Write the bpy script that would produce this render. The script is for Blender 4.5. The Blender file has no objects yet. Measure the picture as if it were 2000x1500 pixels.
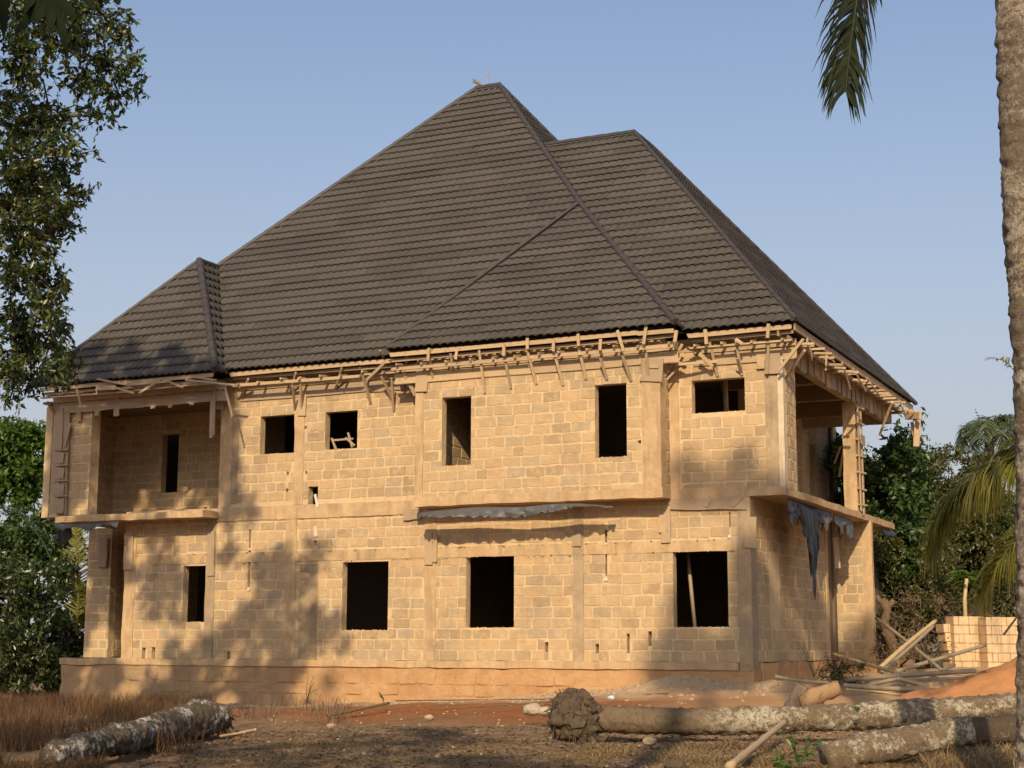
import bpy, math, random
import numpy as np
from mathutils import Vector, Matrix, noise as mnoise
random.seed(7); rng = np.random.default_rng(7)
SC = bpy.context.scene
COL = SC.collection
R = math.radians

# ------------------------------------------------------------------ camera, light, exposure
FPX = 3075.2
YAW, PITCH, ROLL = 0.44162, 0.165785, 0.002637
cy, sy, cp, sp = math.cos(YAW), math.sin(YAW), math.cos(PITCH), math.sin(PITCH)
CF = Vector((-sy*cp, cy*cp, sp)); _r = Vector((cy, sy, 0)); _u = _r.cross(CF)
cr, sr = math.cos(ROLL), math.sin(ROLL)
CR = cr*_r + sr*_u; CU = -sr*_r + cr*_u
CAM = Vector((0, 0, 1.6))
cd = bpy.data.cameras.new('camera'); cam = bpy.data.objects.new('camera', cd); COL.objects.link(cam)
cd.sensor_width = 36; cd.lens = 36*FPX/2000; cd.clip_end = 2000; cd.clip_start = 0.05
mw = Matrix.Identity(4)
for i in range(3):
    mw[i][0] = CR[i]; mw[i][1] = CU[i]; mw[i][2] = -CF[i]; mw[i][3] = CAM[i]
cam.matrix_world = mw
SC.camera = cam

SUN_TO = Vector((0.34, -1.0, 0.58)).normalized()
world = bpy.data.worlds.new('World'); SC.world = world; world.use_nodes = True
wn = world.node_tree; wn.nodes.clear()
wo = wn.nodes.new('ShaderNodeOutputWorld'); wb = wn.nodes.new('ShaderNodeBackground')
sk = wn.nodes.new('ShaderNodeTexSky'); sk.sky_type = 'NISHITA'; sk.sun_disc = False
sk.sun_elevation = math.asin(SUN_TO.z); sk.sun_rotation = math.atan2(SUN_TO.x, SUN_TO.y)
sk.air_density = 1.0; sk.dust_density = 3.0; sk.ozone_density = 2.5; sk.altitude = 100
wb.inputs['Strength'].default_value = 0.138
tcw = wn.nodes.new('ShaderNodeTexCoord'); sxw = wn.nodes.new('ShaderNodeSeparateXYZ'); mrw = wn.nodes.new('ShaderNodeMapRange'); mxw = wn.nodes.new('ShaderNodeMix'); mxw.data_type = 'RGBA'
mrw.interpolation_type = 'SMOOTHSTEP'
for _i, _v in enumerate((-.05, .45, .95, .14)): mrw.inputs[_i+1].default_value = _v
wn.links.new(tcw.outputs['Generated'], sxw.inputs[0]); wn.links.new(sxw.outputs[2], mrw.inputs[0]); wn.links.new(mrw.outputs[0], mxw.inputs[0])
wn.links.new(sk.outputs[0], mxw.inputs[6]); mxw.inputs[7].default_value = (3.50, 3.43, 3.58, 1)
wn.links.new(mxw.outputs[2], wb.inputs[0]); wn.links.new(wb.outputs[0], wo.inputs[0])
sd = bpy.data.lights.new('sun', 'SUN'); sun = bpy.data.objects.new('sun', sd); COL.objects.link(sun)
sd.energy = 4.6; sd.angle = R(0.6); sd.color = (1.0, 0.785, 0.51)
sun.rotation_euler = (-SUN_TO).to_track_quat('-Z', 'Y').to_euler()
SC.view_settings.view_transform = 'Standard'; SC.view_settings.look = 'None'
SC.view_settings.exposure = 0.15; SC.view_settings.gamma = 1; SC.view_settings.use_curve_mapping = False

# ------------------------------------------------------------------ helpers
def ray(px, py):
    return CF + (px-1000)/FPX*CR - (py-750)/FPX*CU
def WY(px, py, Y):
    d = ray(px, py); return CAM + d*(Y/d.y)
def WX(px, py, X):
    d = ray(px, py); return CAM + d*(X/d.x)
def WD(px, py, D):          # at depth D along the view axis
    return CAM + ray(px, py)*D
def sstep(a, b, x):
    t = min(1, max(0, (x-a)/(b-a))); return t*t*(3-2*t)

WLOC = {}
def wl(o):
    return WLOC.get(o.name, Vector((0, 0, 0))) if o else Vector((0, 0, 0))
def link(o, parent=None, loc=(0, 0, 0)):
    COL.objects.link(o); loc = Vector(loc)
    WLOC[o.name] = loc
    if parent:
        o.parent = parent; o.location = loc - wl(parent)
    else:
        o.location = loc
    return o
def tag(o, label=None, cat=None, group=None, kind=None):
    if label: o['label'] = label
    if cat: o['category'] = cat
    if group: o['group'] = group
    if kind: o['kind'] = kind
    return o
def thing(name, loc, label, cat, group=None):
    o = bpy.data.objects.new(name, None); o.empty_display_size = .2
    link(o, None, loc); return tag(o, label, cat, group)
def mk(name, V, F, mat=None, smooth=False, attr=None):
    me = bpy.data.meshes.new(name)
    V = np.asarray(V, dtype=np.float32).reshape(-1, 3)
    if isinstance(F, np.ndarray):
        n, k = F.shape
        me.vertices.add(len(V)); me.vertices.foreach_set('co', V.ravel())
        me.loops.add(n*k); me.loops.foreach_set('vertex_index', F.ravel().astype(np.int32))
        me.polygons.add(n); me.polygons.foreach_set('loop_start', np.arange(0, n*k, k, dtype=np.int32))
        try: me.polygons.foreach_set('loop_total', np.full(n, k, dtype=np.int32))
        except Exception: pass
        me.update(calc_edges=True)
    else:
        me.from_pydata([tuple(map(float, v)) for v in V], [], F); me.update()
    if smooth:
        me.polygons.foreach_set('use_smooth', np.ones(len(me.polygons), dtype=bool))
    if mat: me.materials.append(mat)
    if attr is not None:
        a = me.attributes.new('tint', 'FLOAT', 'POINT'); a.data.foreach_set('value', np.asarray(attr, dtype=np.float32))
    return me
def mobj(name, V, F, mat, parent=None, smooth=False, attr=None, world=True, loc=None):
    """mesh given in world coordinates; origin moved to its centre base"""
    V = np.asarray(V, dtype=np.float64).reshape(-1, 3)
    if loc is None:
        lo, hi = V.min(0), V.max(0); loc = ((lo[0]+hi[0])/2, (lo[1]+hi[1])/2, lo[2])
    me = mk(name, V-np.array(loc), F, mat, smooth, attr)
    return link(bpy.data.objects.new(name, me), parent, loc)

class MB:
    def __init__(s): s.V = []; s.F = []; s.A = []
    def add(s, V, F, a=.5):
        b = len(s.V); s.V.extend([tuple(v) for v in V]); s.F.extend([tuple(i+b for i in f) for f in F]); s.A.extend([a]*len(V))
    def box(s, lo, hi, a=.5):
        x0, y0, z0 = lo; x1, y1, z1 = hi
        s.add([(x0,y0,z0),(x1,y0,z0),(x1,y1,z0),(x0,y1,z0),(x0,y0,z1),(x1,y0,z1),(x1,y1,z1),(x0,y1,z1)],
              [(0,3,2,1),(4,5,6,7),(0,1,5,4),(1,2,6,5),(2,3,7,6),(3,0,4,7)], a)
    def bar(s, p0, p1, w, t, up=Vector((0,0,1)), a=.5, taper=1.0):
        p0 = Vector(p0); p1 = Vector(p1); d = (p1-p0).normalized()
        n = d.cross(Vector(up));
        if n.length < 1e-3: n = d.cross(Vector((1,0,0)))
        n.normalize(); u = n.cross(d)
        V = []
        for p, k in ((p0, 1), (p1, taper)):
            for a1, b1 in ((-1,-1),(1,-1),(1,1),(-1,1)):
                V.append(p + n*a1*w/2*k + u*b1*t/2*k)
        s.add(V, [(0,1,2,3),(7,6,5,4),(0,4,5,1),(1,5,6,2),(2,6,7,3),(3,7,4,0)], a)
    def tube(s, P, rad, n=8, a=.5, jit=0, cap=True):
        P = [Vector(p) for p in P]; V = []; F = []
        ref = Vector((0.31, 0.2, 0.93))
        for i, p in enumerate(P):
            d = (P[min(i+1, len(P)-1)] - P[max(i-1, 0)]).normalized()
            x = d.cross(ref);
            if x.length < .1: x = d.cross(Vector((1, 0, 0)))
            x.normalize(); y = d.cross(x)
            r = rad[i] if hasattr(rad, '__len__') else rad
            for k in range(n):
                th = 2*math.pi*k/n; rr = r*(1+random.uniform(-jit, jit))
                V.append(p + x*math.cos(th)*rr + y*math.sin(th)*rr)
        for i in range(len(P)-1):
            for k in range(n):
                F.append((i*n+k, i*n+(k+1)%n, (i+1)*n+(k+1)%n, (i+1)*n+k))
        if cap:
            F.append(tuple(range(n))[::-1]); F.append(tuple((len(P)-1)*n+k for k in range(n)))
        s.add(V, F, a)
    def build(s, name, mat, parent=None, smooth=False, loc=None):
        return mobj(name, s.V, s.F, mat, parent, smooth, s.A, loc=loc)

# ------------------------------------------------------------------ materials
class NT:
    def __init__(s, name, rough=.9, spec=.25):
        s.m = bpy.data.materials.new(name); s.m.use_nodes = True; s.t = s.m.node_tree; s.n = s.t.nodes; s.l = s.t.links
        s.b = s.n['Principled BSDF']; s.b.inputs['Roughness'].default_value = rough
        s.b.inputs['Specular IOR Level'].default_value = spec
        s.pos = s.n.new('ShaderNodeNewGeometry').outputs['Position']
    def node(s, t, **k):
        n = s.n.new(t)
        for a, v in k.items(): setattr(n, a, v)
        return n
    def put(s, sock, v):
        if hasattr(v, 'is_output') or hasattr(v, 'links'): s.l.new(v, sock)
        elif isinstance(v, (tuple, list)) and len(v) == 3 and sock.type == 'RGBA': sock.default_value = (*v, 1)
        else: sock.default_value = v
    def noise(s, scale, detail=4, rough=.55, vec=None, dist=0, vs=None):
        n = s.node('ShaderNodeTexNoise'); n.inputs['Scale'].default_value = scale; n.inputs['Detail'].default_value = detail
        n.inputs['Roughness'].default_value = rough; n.inputs['Distortion'].default_value = dist
        v = vec if vec is not None else s.pos
        if vs: v = s.vmul(v, vs)
        s.l.new(v, n.inputs['Vector']); return n.outputs['Fac']
    def vmul(s, v, k):
        n = s.node('ShaderNodeVectorMath', operation='MULTIPLY'); s.l.new(v, n.inputs[0]); n.inputs[1].default_value = k; return n.outputs[0]
    def ramp(s, f, a, b, c0=(0,0,0), c1=(1,1,1)):
        n = s.node('ShaderNodeValToRGB'); s.l.new(f, n.inputs[0])
        n.color_ramp.elements[0].position = a; n.color_ramp.elements[1].position = b
        n.color_ramp.elements[0].color = (*c0, 1); n.color_ramp.elements[1].color = (*c1, 1); return n.outputs[0]
    def mix(s, f, a, b, mode='MIX'):
        n = s.node('ShaderNodeMix', data_type='RGBA', blend_type=mode)
        s.put(n.inputs[0], f); s.put(n.inputs[6], a); s.put(n.inputs[7], b); return n.outputs[2]
    def math(s, op, a, b=0.0, clamp=False):
        n = s.node('ShaderNodeMath', operation=op, use_clamp=clamp); s.put(n.inputs[0], a); s.put(n.inputs[1], b); return n.outputs[0]
    def attr(s, name='tint'):
        n = s.node('ShaderNodeAttribute', attribute_name=name); return n.outputs['Fac']
    def sep(s, i):
        n = s.node('ShaderNodeSeparateXYZ'); s.l.new(s.pos, n.inputs[0]); return n.outputs[i]
    def mr(s, v, a, b, c=0.0, d=1.0):
        n = s.node('ShaderNodeMapRange'); s.l.new(v, n.inputs[0])
        for i, q in enumerate((a, b, c, d)): n.inputs[i+1].default_value = q
        return n.outputs[0]
    def col(s, c): s.put(s.b.inputs['Base Color'], c)
    def bump(s, h, strength=.4, dist=.02):
        n = s.node('ShaderNodeBump'); n.inputs['Strength'].default_value = strength; n.inputs['Distance'].default_value = dist
        s.l.new(h, n.inputs['Height']); s.l.new(n.outputs[0], s.b.inputs['Normal'])

def stains(t, c, z0=1.12, dirt=.8):
    """weathering that stays with the building: grey mildew patches, vertical runs, red soil splash at the foot"""
    mild = t.ramp(t.noise(.55, 6, .65), .55, .75)
    c = t.mix(t.math('MULTIPLY', mild, .50), c, (.16, .135, .11))
    runs = t.ramp(t.noise(1.0, 5, .6, vs=(3.2, 3.2, .35)), .58, .8)
    c = t.mix(t.math('MULTIPLY', runs, .33), c, (.13, .11, .09))
    warm = t.ramp(t.noise(.9, 3, .6), .45, .75)
    c = t.mix(t.math('MULTIPLY', warm, .22), c, (.44, .29, .15))
    foot = t.mr(t.math('ADD', t.sep(2), t.math('MULTIPLY', t.noise(2.2, 5, .65), -.9)), z0-.35, z0-.62)
    c = t.mix(t.math('MULTIPLY', foot, dirt), c, (.48, .255, .115))
    return c

def m_block():
    t = NT('sandcrete_block', 1.0, .1)
    a = t.attr()
    c = t.mix(a, (.265, .195, .118), (.43, .315, .185))
    c = t.mix(t.ramp(t.math('FRACT', t.math('MULTIPLY', a, 7.3)), .72, .95), c, (.32, .26, .18))
    c = t.mix(t.ramp(t.math('FRACT', t.math('MULTIPLY', a, 3.7)), .80, .95), c, (.45, .30, .165))
    c = t.mix(t.math('MULTIPLY', t.noise(9, 6, .7), .5), c, (.50, .36, .21))
    c = t.mix(t.math('MULTIPLY', t.ramp(t.noise(3.5, 6, .7), .5, .75), .3), c, (.22, .165, .11))
    c = t.mix(t.math('MULTIPLY', t.ramp(t.noise(4.5, 8, .75, dist=.6), .50, .60), .55), c, (.50, .385, .235))
    t.col(stains(t, c)); h = t.noise(38, 8, .75); h2 = t.noise(7, 4, .6)
    t.bump(t.math('ADD', h, t.math('MULTIPLY', h2, 1.6)), .55, .02); return t.m
def m_mortar():
    t = NT('mortar', 1.0, .1)
    c = t.mix(t.noise(6, 6, .7), (.43, .32, .185), (.66, .505, .31))
    c = t.mix(t.ramp(t.noise(2.3, 5, .6), .55, .75), c, (.47, .32, .175))
    t.col(stains(t, c)); t.bump(t.math('ADD', t.noise(16, 8, .75), t.math('MULTIPLY', t.noise(5, 3), 1.5)), .8, .03); return t.m
def m_conc(name, a, b, foot=.6, grey=0.0):
    t = NT(name, 1.0, .12)
    c = t.mix(t.ramp(t.noise(2.5, 7, .7), .3, .7), a, b)
    c = t.mix(t.math('MULTIPLY', t.ramp(t.noise(1.1, 6, .7, vs=(5, 5, .7)), .5, .72), .5), c, (.13, .11, .09))
    t.col(stains(t, c, dirt=foot)); t.bump(t.math('ADD', t.noise(22, 8, .75), t.math('MULTIPLY', t.noise(4, 4), 1.5)), .6, .025); return t.m
def m_plinth():
    t = NT('plinth_render', 1.0, .1)
    c = t.mix(t.ramp(t.noise(1.4, 7, .7), .3, .72), (.35, .19, .088), (.50, .31, .16))
    x = t.mr(t.math('ADD', t.sep(0), t.math('MULTIPLY', t.noise(.8, 3), 4)), -22.5, -17.5)
    c = t.mix(x, (.36, .24, .135), c)
    c = t.mix(t.ramp(t.noise(3.5, 8, .75), .55, .8), c, (.23, .13, .07))
    c = t.mix(t.math('MULTIPLY', t.ramp(t.noise(7, 8, .75), .52, .7), .55), c, (.52, .37, .22))
    c = t.mix(t.math('MULTIPLY', t.ramp(t.noise(.9, 5, .7), .52, .7), .35), c, (.17, .13, .10))
    t.col(c); t.bump(t.math('ADD', t.noise(22, 8, .75), t.math('MULTIPLY', t.noise(4, 4), 1.5)), .7, .03); return t.m
def m_wood(name, a, b, dark=.25):
    t = NT(name, .85, .2)
    oi = t.node('ShaderNodeObjectInfo')
    g = t.node('ShaderNodeTexCoord').outputs['Generated']
    gr = t.noise(3.2, 6, .7, vec=g, vs=(1.2, 9, 9))
    c = t.mix(gr, a, b)
    c = t.mix(t.mr(oi.outputs['Random'], 0, 1, 0, .55), c, (.30, .22, .15))
    c = t.mix(t.math('MULTIPLY', t.ramp(t.noise(6, 5, .7), .55, .75), dark), c, (.09, .065, .045))
    t.col(c); t.bump(gr, .4, .01); return t.m
def m_roof():
    t = NT('stone_coated_tile', .8, .35)
    c = t.mix(t.noise(120, 3, .7), (.040, .037, .034), (.090, .081, .073))
    c = t.mix(t.attr(), t.mix(1.0, c, (.72, .71, .72), 'MULTIPLY'), c)
    c = t.mix(t.math('MULTIPLY', t.ramp(t.noise(.8, 5, .65), .45, .8), .25), c, (.13, .105, .085))
    t.col(c); t.bump(t.noise(160, 4, .7), .35, .006); return t.m
def m_leaf(name, cols, trans=.35, rough=.45, spec=.4):
    t = NT(name, rough, spec)
    ri = t.n['Geometry'] if 'Geometry' in t.n else None
    g = t.node('ShaderNodeNewGeometry').outputs['Random Per Island']
    n = t.node('ShaderNodeValToRGB'); t.l.new(g, n.inputs[0]); e = n.color_ramp.elements
    while len(e) < len(cols): e.new(.5)
    for i, c in enumerate(cols): e[i].position = i/(len(cols)-1); e[i].color = (*c, 1)
    c = t.mix(t.math('MULTIPLY', t.noise(.9, 3, .6), .35), n.outputs[0], cols[0])
    t.col(c)
    tr = t.node('ShaderNodeBsdfTranslucent'); t.l.new(t.mix(1.0, c, (1.0, 1.15, .45), 'MULTIPLY'), tr.inputs[0])
    ms = t.node('ShaderNodeMixShader'); ms.inputs[0].default_value = trans
    t.l.new(t.b.outputs[0], ms.inputs[1]); t.l.new(tr.outputs[0], ms.inputs[2])
    t.l.new(ms.outputs[0], t.n['Material Output'].inputs[0]); return t.m
def m_plain(name, c, rough=.9, nz=.3, sc=8, spec=.25, bs=.3):
    t = NT(name, rough, spec); d = tuple(q*.55 for q in c)
    t.col(t.mix(t.math('MULTIPLY', t.ramp(t.noise(sc, 6, .7), .35, .75), nz*2, True), c, d)); t.bump(t.noise(sc*4, 6, .7), bs, .01); return t.m
def m_palmtrunk(name, lich=.55, base=(.11, .085, .06), scl=1.0, pale=(.50, .46, .38)):
    t = NT(name, .95, .15)
    c = t.mix(t.noise(14*scl, 7, .75), tuple(q*.45 for q in base), tuple(q*1.5 for q in base))
    p = t.ramp(t.math('ADD', t.math('MULTIPLY', t.noise(12*scl, 12, .82), .6), t.math('MULTIPLY', t.noise(2.2, 4, .6), .4)), .64-.2*lich, .70-.2*lich)
    pc = t.mix(t.noise(20*scl, 5, .7), tuple(q*.55 for q in pale), pale)
    if name == 'palm_bark_log': p = t.math('MULTIPLY', p, t.mr(t.math('ADD', t.sep(0), t.math('MULTIPLY', t.noise(3, 4), 1.6)), -6.6, -5.6))
    c = t.mix(p, c, pc)
    c = t.mix(t.ramp(t.noise(30*scl, 6, .7), .56, .64), c, (.05, .04, .03))
    t.col(c); t.bump(t.noise(18*scl, 9, .8), 1.0, .03); return t.m
def m_ground():
    t = NT('soil', 1.0, .1)
    x, y = t.sep(0), t.sep(1)
    n1, n2, n3 = t.noise(.45, 6, .65), t.noise(2.2, 7, .7), t.noise(9, 8, .75)
    c = t.mix(n3, (.22, .135, .075), (.38, .25, .145))
    c = t.mix(t.ramp(n2, .45, .66), c, (.15, .095, .058))
    straw = t.ramp(t.noise(14, 8, .8, vs=(1, 2.2, 1)), .52, .62)
    c = t.mix(t.math('MULTIPLY', straw, .4), c, (.42, .31, .18))
    # red laterite strip in front of the house
    yy = t.math('ADD', y, t.math('MULTIPLY', n1, 5.0))
    band = t.math('MULTIPLY', t.mr(yy, 26.0, 28.0), t.mr(yy, 34.5, 32.6))
    band = t.math('MULTIPLY', band, t.ramp(n1, .32, .5))
    c = t.mix(band, c, t.mix(n2, (.22, .085, .035), (.40, .17, .07)))
    # pale sandy rubble by the wall
    pale = t.math('MULTIPLY', t.mr(yy, 31.8, 33.6), t.mr(x, -27.0, -22.5))
    c = t.mix(pale, c, t.mix(n3, (.42, .29, .17), (.60, .45, .29)))
    # right hand yard: sandy orange
    rt = t.math('MULTIPLY', t.mr(x, -11, -8), t.mr(y, 22, 25))
    c = t.mix(t.math('MULTIPLY', rt, .75), c, t.mix(n3, (.45, .26, .13), (.62, .40, .22)))
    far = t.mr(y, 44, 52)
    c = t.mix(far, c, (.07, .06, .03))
    t.col(c); t.bump(t.math('ADD', n3, t.math('MULTIPLY', t.noise(30, 6, .8), .7)), .9, .05); return t.m
def m_bamboo():
    t = NT('bamboo', .6, .35)
    oi = t.node('ShaderNodeObjectInfo').outputs['Random']
    c = t.mix(t.ramp(oi, .5, .65), (.56, .41, .20), (.33, .26, .17))
    c = t.mix(t.noise(5, 5, .7), c, t.mix(.6, c, (.16, .13, .09)))
    t.col(c); t.bump(t.noise(15, 5, .7), .2, .01); return t.m

BLOCK, MORTAR = m_block(), m_mortar()
CONC = m_conc('concrete_column', (.36, .25, .14), (.54, .385, .225))
CONCG = m_conc('concrete_grey', (.25, .19, .125), (.42, .32, .205))
CONCD = m_conc('concrete_stained', (.22, .17, .11), (.38, .285, .175))
PLINTH = m_plinth(); ROOF = m_roof()
CAPM = m_plain('ridge_metal', (.052, .045, .045), .55, .3, 5, .4)
WOOD = m_wood('rough_timber', (.33, .235, .135), (.56, .42, .26), .45)
WOODG = m_wood('weathered_timber', (.24, .175, .12), (.42, .32, .22), .45)
INNER = m_plain('inner_wall', (.16, .12, .08), 1, .3, 3)  # room darkness is put into this wall colour
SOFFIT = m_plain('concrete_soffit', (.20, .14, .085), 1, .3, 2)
TARP = m_plain('black_sheet', (.014, .015, .018), .5, .3, 6, .5, .5)
TARPG = m_plain('grey_sheet', (.085, .085, .088), .5, .3, 9, .5, .6)
WHITE = m_plain('white_plastic', (.55, .52, .47), .5, .1, 10)
PALEC = m_conc('pale_wash', (.46, .38, .27), (.60, .51, .38))
BAMBOO = m_bamboo()
STEEL = m_plain('grey_metal', (.25, .25, .26), .4, .2, 6, .5)
EARTH = m_plain('dark_root_earth', (.105, .078, .054), 1, .4, 9, .1, 1.0)
BARK = m_plain('bark', (.16, .115, .075), 1, .4, 12, .1, 1.0)
BARKD = m_plain('dark_bark', (.075, .058, .042), 1, .4, 12, .1, 1.0)
SAND = m_plain('orange_sand', (.50, .24, .105), 1, .32, 5, .1, 1.0)
STONE = m_plain('rubble', (.38, .28, .18), 1, .3, 6, .1, .7)
TR_NEAR = m_palmtrunk('palm_bark_near', .80, (.19, .15, .11), 2.0, (.56, .50, .41))
TR_LOG = m_palmtrunk('palm_bark_log', .72, (.17, .125, .08), 1.2, (.56, .51, .40))
TR_DARK = m_palmtrunk('palm_bark_dark', .50, (.10, .075, .052), 1.3, (.52, .48, .42))
TR_LEFT = m_palmtrunk('palm_bark_left', .62, (.11, .085, .06), 1.2, (.60, .57, .52))
L_FIG = m_leaf('leaf_dark_green', [(.016,.030,.010),(.030,.052,.014),(.055,.080,.020),(.10,.12,.030)], .22, .35, .6)
L_CROWN = m_leaf('leaf_crown', [(.020,.036,.012),(.040,.065,.018),(.080,.11,.026),(.15,.17,.040)], .32, .35, .6)
L_BUSH = m_leaf('leaf_bush', [(.020,.035,.008),(.045,.070,.016),(.085,.105,.026),(.13,.12,.04)], .25)
L_BRIGHT = m_leaf('leaf_bright', [(.035,.075,.012),(.08,.15,.022),(.13,.20,.035)], .4)
L_OLIVE = m_leaf('leaf_olive', [(.028,.038,.010),(.060,.070,.018),(.095,.095,.026),(.125,.105,.035)], .25)
L_MID = m_leaf('leaf_mid', [(.025,.05,.012),(.05,.09,.022),(.085,.13,.035)], .3, .4, .5)
L_PALM = m_leaf('leaf_palm', [(.11,.12,.025),(.22,.21,.05),(.34,.29,.09)], .4)
L_PALMD = m_leaf('leaf_palm_dark', [(.012,.020,.010),(.022,.032,.014),(.045,.052,.020)], .12, .5, .4)
L_PALMB = m_leaf('leaf_palm_blue', [(.05,.075,.032),(.085,.115,.05),(.12,.15,.07)], .3)
L_NEAR = m_leaf('leaf_shade', [(.004,.008,.003),(.007,.012,.004),(.010,.016,.006)], .03, .8, .1)  # near black: the shade on these leaves is part of the colour
G_DRY = m_leaf('dry_grass', [(.08,.045,.028),(.17,.095,.052),(.28,.18,.10)], .25, .9, .1)
G_STRAW = m_leaf('straw', [(.20,.13,.07),(.36,.25,.14),(.48,.36,.21)], .2, .9, .1)
G_BRUSH = m_leaf('dry_brush', [(.10,.07,.05),(.17,.12,.08),(.24,.18,.12)], .1, .9, .1)

# ------------------------------------------------------------------ ground
def gz(x, y, fine=True):
    A = sstep(-24, -10, x); B = sstep(22, 32.5, y)
    z = .3 + B*(-.14*(1-A) + .32*A) + .5*sstep(-14, -6, x)*sstep(25, 42, y)
    if y < 20: z -= .02*(20-max(y, 0))
    z += .16*sstep(31.0, 32.9, y)*(1-sstep(33.5, 36, y))*sstep(-16, -11, x)*.8
    z += .30*math.exp(-((x+11.2)**2/1.1+(y-31.9)**2/1.0))
    if fine:
        z += .07*mnoise.noise((x*.6, y*.6, 0)) + .035*mnoise.noise((x*2.2, y*2.2, 3)) + .026*mnoise.noise((x*6, y*6, 5))
    return z
def axis(dense0, dense1, step, lo, hi):
    a = list(np.arange(dense0, dense1+1e-6, step)); s = step; v = dense0
    pre = []
    while v > lo: s *= 1.35; v -= s; pre.append(v)
    s = step; v = a[-1]
    while v < hi: s *= 1.35; v += s; a.append(v)
    return np.array(pre[::-1]+a)
gx = axis(-33, 1, .11, -700, 700); gy = axis(14, 44, .11, -300, 900)
GV = np.zeros((len(gy), len(gx), 3)); 
for j, yy in enumerate(gy):
    for i, xx in enumerate(gx):
        GV[j, i] = (xx, yy, gz(xx, yy, abs(xx) < 80 and yy < 90))
nx_, ny_ = len(gx), len(gy)
ii = (np.arange(ny_-1)[:, None]*nx_ + np.arange(nx_-1)[None]).ravel()
GF = np.stack([ii, ii+1, ii+1+nx_, ii+nx_], 1)
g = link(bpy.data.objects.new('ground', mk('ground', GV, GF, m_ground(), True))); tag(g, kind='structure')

# ------------------------------------------------------------------ HOUSE
HOUSE = thing('house', (-19, 33, .5), 'unfinished two storey sandcrete block house under a steep dark tiled hip roof', 'house')
YF = 33.0; YB = 32.42; YL = 32.3; XS = -9.91; XU = -9.1
PZ = 1.30; SZ0, SZ1 = 4.86, 5.02
COURSE = .2425; BL = .475

block_meshes = []
def make_block_variants(n=36):
    for k in range(n):
        r = random.Random(k)
        j = lambda s: r.uniform(-s, s)
        out = []
        base = [(-.5,-.42),(-.44,-.5),(-.15,-.5),(.15,-.5),(.44,-.5),(.5,-.42),(.5,0),(.5,.42),(.44,.5),(.15,.5),(-.15,.5),(-.44,.5),(-.5,.42),(-.5,0)]
        ch = r.randrange(14) if r.random() < .45 else -1
        for q, (u, v) in enumerate(base):
            k2 = .80 if q == ch else 1
            out.append(((u+j(.014))*(.94 if q == ch else 1), (v+j(.045))*k2))
        N_ = len(out); V = [(u, 0, v) for u, v in out]; pr = r.uniform(.4, 1.0)
        tx, tz = j(.35), j(.35)
        for (u, v) in out: V.append((u*.965, -max(.12, pr+j(.12)+tx*u+tz*v), v*.93))
        V.append((0, -pr*1.02, 0))
        F = [(i, (i+1) % N_, N_+(i+1) % N_, N_+i) for i in range(N_)] + [(N_+i, N_+(i+1) % N_, 2*N_) for i in range(N_)]
        t = r.random()
        block_meshes.append(mk('block', V, F, BLOCK, False, [t]*(2*N_+1)))
make_block_variants()
BLK = []   # candidates: (area_px score, wallobj, world pos, u-dir, outward, w, h)
def sub_rect(rs, c):
    out = []
    for r in rs:
        u0, u1, z0, z1 = r; a0, a1, b0, b1 = c
        if a0 >= u1 or a1 <= u0 or b0 >= z1 or b1 <= z0: out.append(r); continue
        if a0 > u0: out.append((u0, a0, z0, z1))
        if a1 < u1: out.append((a1, u1, z0, z1))
        m0, m1 = max(u0, a0), min(u1, a1)
        if b0 > z0: out.append((m0, m1, z0, b0))
        if b1 < z1: out.append((m0, m1, b1, z1))
    return out
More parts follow.
